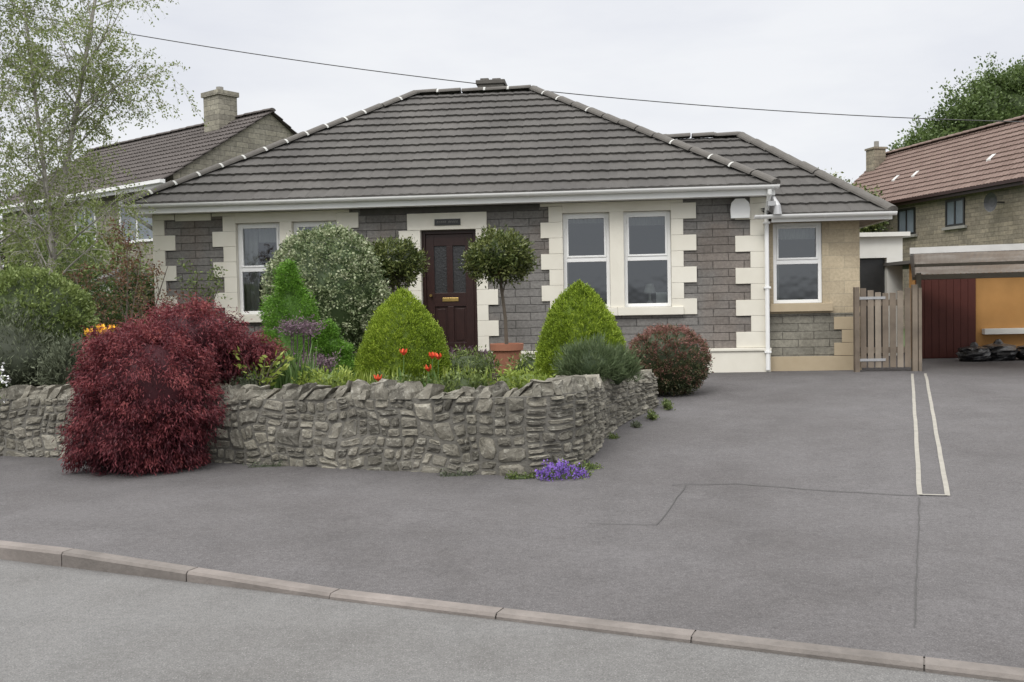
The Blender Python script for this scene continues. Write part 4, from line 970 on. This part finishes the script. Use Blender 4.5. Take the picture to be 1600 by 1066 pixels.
mound("low_plant",(-1.9,9.8,.78),(.3,.2,.18),80,14,.05,.02,LMt['lime'],"yellow-green leafy bedding plant")
mound("low_plant",(-1.15,9.75,.74),(.35,.2,.14),80,14,.05,.02,LMt['hedge'],"fresh green leafy bedding plant")
mound("low_plant",(-.5,9.5,.76),(.3,.2,.16),80,14,.05,.02,LMt['hedge'],"green leafy bedding plant behind coping")
mound("low_plant",(0.1,9.6,.78),(.3,.25,.15),80,14,.05,.017,LMt['lime'],"pale green feathery bedding plant")
mound("low_plant",(-.55,11.9,.8),(.4,.3,.22),90,14,.05,.017,LMt['hedge'],"green feathery bedding plant beside the pot")
mound("low_plant",(.25,11.6,.78),(.3,.3,.2),80,14,.045,.018,LMt['hedge'],"green bedding plant beside the pot")
mound("low_plant",(-.9,13.4,.75),(.7,.4,.22),120,14,.05,.025,LMt['heather'],"bedding plant with purplish leaves")
mound("low_plant",(1.5,13.6,.62),(.4,.5,.16),90,14,.045,.018,LMt['greyleaf'],"low grey-green edging plant")
for (x,y,z,rx,ry,rz_,m_) in ((1.0,9.7,.21,.05,.12,.035,'hedge'),(1.32,10.3,.26,.05,.14,.04,'greyleaf'),(1.56,10.75,.31,.06,.16,.05,'hedge'),(1.84,11.4,.35,.06,.16,.07,'hedge'),(.05,8.0,.14,.12,.05,.03,'hedge'),(.66,8.3,.16,.08,.09,.045,'hedge'),(-.5,8.2,.13,.15,.04,.02,'greyleaf'),(-2.3,8.9,.13,.2,.04,.02,'greyleaf')):
    mound("wall_weed",(x,y,z),(rx,ry,rz_),40,12,.026,.010,LMt[m_],"green weed growing from the wall foot",sp=.015)
lf=LF(); c=(.40,8.0,.12); r=(.22,.13,.11); lf.ell(c,(.16,.1,.08)); P,Nn=ellS(c,r,130,.2,7,-.1,2); lf.cloud(P,Nn,8,.025,.03,.012,upw=.3,depth=.05,tj=.2)
P,Nn=ellS((.38,7.98,.125),(.20,.12,.12),210,.2,7,-.0,2); lf.cloud(P,Nn,5,.014,.018,.017,a=.8,b=.6,upw=.3,depth=.01,tj=.25,m=1)
top(lf.build("aubrieta_plant",[LMt['hedge'],LMt['purple']],None,(.4,8.0,.12)),"cushion of purple aubrieta flowers at the wall foot","plant")
lf=LF(); c=(-5.45,9.95,.78); P,Nn=ellS(c,(.2,.2,.27),60,.1,7,-.9,2); lf.cloud(P,Nn,10,.02,.03,.015,tj=.2); lf.cloud(P,Nn,6,.02,.03,.028,a=.8,depth=.0,tj=.2,m=1)
top(lf.build("white_flowering_plant",[LMt['hedge'],LMt['whitep']],None,c),"trailing plant with white flowers over the wall","plant")
def tulip(loc,h,mat,lab,grp,sc=1):
    T=empty("tulip",loc); top(T,lab,"flower",grp)
    mb=MB(); mb.tube([(0,0,0),(.01,0,h*.5),(.015,.01,h)],.005,5)
    for k in range(3):
        a=k*2.1; c,s=math.cos(a),math.sin(a); mb.face([(0,0,0),(.03*c-.015*s,.03*s+.015*c,h*.35),(.08*c,.08*s,h*.75),(.03*c+.015*s,.03*s-.015*c,h*.35)])
    mb.build("stem",LMt['sword'],T)
    mb=MB(); rot=random.random()
    for k in range(6):
        a=k*1.047+rot; c,s=math.cos(a),math.sin(a); o=.015,.01; w=.016*sc; e=random.uniform(.8,1.3)
        q=lambda r,z,ww:[(o[0]+r*sc*c-ww*s,o[1]+r*sc*s+ww*c,h+z*sc),(o[0]+r*sc*c+ww*s,o[1]+r*sc*s-ww*c,h+z*sc)]
        A,B,C=q(.005,0,.004),q(.026,.025,w),q(.034*e,.058,.004)
        mb.face([A[0],A[1],B[1],B[0]]); mb.face([B[0],B[1],C[1],C[0]])
    mb.build("bloom",mat,T)
for (x,y,h) in ((-1.33,9.35,.19),(-1.12,9.75,.42),(-.83,9.75,.38),(-.86,9.6,.26),(-.78,9.9,.36)): tulip((x,y,.68),h,LMt['red'],"single red tulip in bloom on a green stem","red tulips",1.15)
for (x,y,h) in ((-4.42,10.0,.66),(-4.32,10.05,.70),(-4.25,10.0,.67),(-4.36,10.15,.68),(-4.48,10.1,.64),(-4.22,10.12,.69),(-4.30,9.98,.64)): tulip((x,y,.7),h,LMt['orangep'],"single yellow-orange tulip in bloom on a green stem","yellow-orange tulips",1.3)

mb=MB(); pts=[]
for i in range(41):
    x=-16+i*34/40; u=(x+.6); z=6.60-.1335*u+.0036*u*u; pts.append((x,22,z))
mb.tube(pts,.011,5); o=mb.build("overhead_cable",M['black']); top(o,"thin black overhead telephone cable sagging above the roof","cable")

# ------------------------------------------------------------------ world, sun, camera
w=bpy.data.worlds.new("World"); scene.world=w; w.use_nodes=True; nt=w.node_tree
bg=nt.nodes["Background"]; out=nt.nodes["World Output"]
sky=nt.nodes.new("ShaderNodeTexSky"); sky.sky_type='NISHITA'; sky.sun_disc=False; sky.sun_elevation=math.radians(50); sky.sun_rotation=math.radians(210)
nt.links.new(sky.outputs[0],bg.inputs[0]); bg.inputs[1].default_value=.08
tc=nt.nodes.new("ShaderNodeTexCoord"); sp=nt.nodes.new("ShaderNodeSeparateXYZ"); nt.links.new(tc.outputs["Generated"],sp.inputs[0])
g=ramp(nt,sp.outputs[2],[(.45,.455,.46,0.0),(.97,.98,1.0,.02),(.92,.935,.975,.32),(.99,.985,.975,.42),(1.0,.995,.98,1.0)])
zb=ramp(nt,sp.outputs[2],[(0,0,0,.34),(1,1,1,.66)])
mp_=nt.nodes.new("ShaderNodeMapping"); nt.links.new(tc.outputs["Generated"],mp_.inputs[0]); mp_.inputs["Scale"].default_value=(1,1,3.5)
nn=noise(nt,2.2,6,.55,mp_.outputs[0]); cl=ramp(nt,nn,[(.86,.87,.905,.34),(1.0,1.0,.995,.60)])
c=mixc(nt,1.0,g,cl,'MULTIPLY'); b2=nt.nodes.new("ShaderNodeBackground"); nt.links.new(c,b2.inputs[0])
nt.links.new(mathn(nt,'ADD',mathn(nt,'MULTIPLY',zb,1.9),.99),b2.inputs[1])
mx=nt.nodes.new("ShaderNodeMixShader"); mx.inputs[0].default_value=.94; nt.links.new(bg.outputs[0],mx.inputs[1]); nt.links.new(b2.outputs[0],mx.inputs[2]); nt.links.new(mx.outputs[0],out.inputs[0])
sl=bpy.data.lights.new("sun",'SUN'); sl.energy=1.4; sl.angle=math.radians(20); sl.color=(1,.97,.92)
so=bpy.data.objects.new("sun",sl); so.rotation_euler=(math.radians(40),0,math.radians(-30)); link(so)
cd=bpy.data.cameras.new("camera"); cd.lens=33.75; cd.sensor_width=36; cd.clip_end=2000; cd.clip_start=.05
co=bpy.data.objects.new("camera",cd)
co.matrix_world=Matrix.Translation((0,0,1.6))@Matrix.Rotation(math.pi/2-math.atan(58/1500),4,'X')@Matrix.Rotation(-.02,4,'Z')
link(co); scene.camera=co
scene.view_settings.view_transform='Standard'; scene.view_settings.look='None'; scene.view_settings.exposure=0
print("birch leaves",nb_)
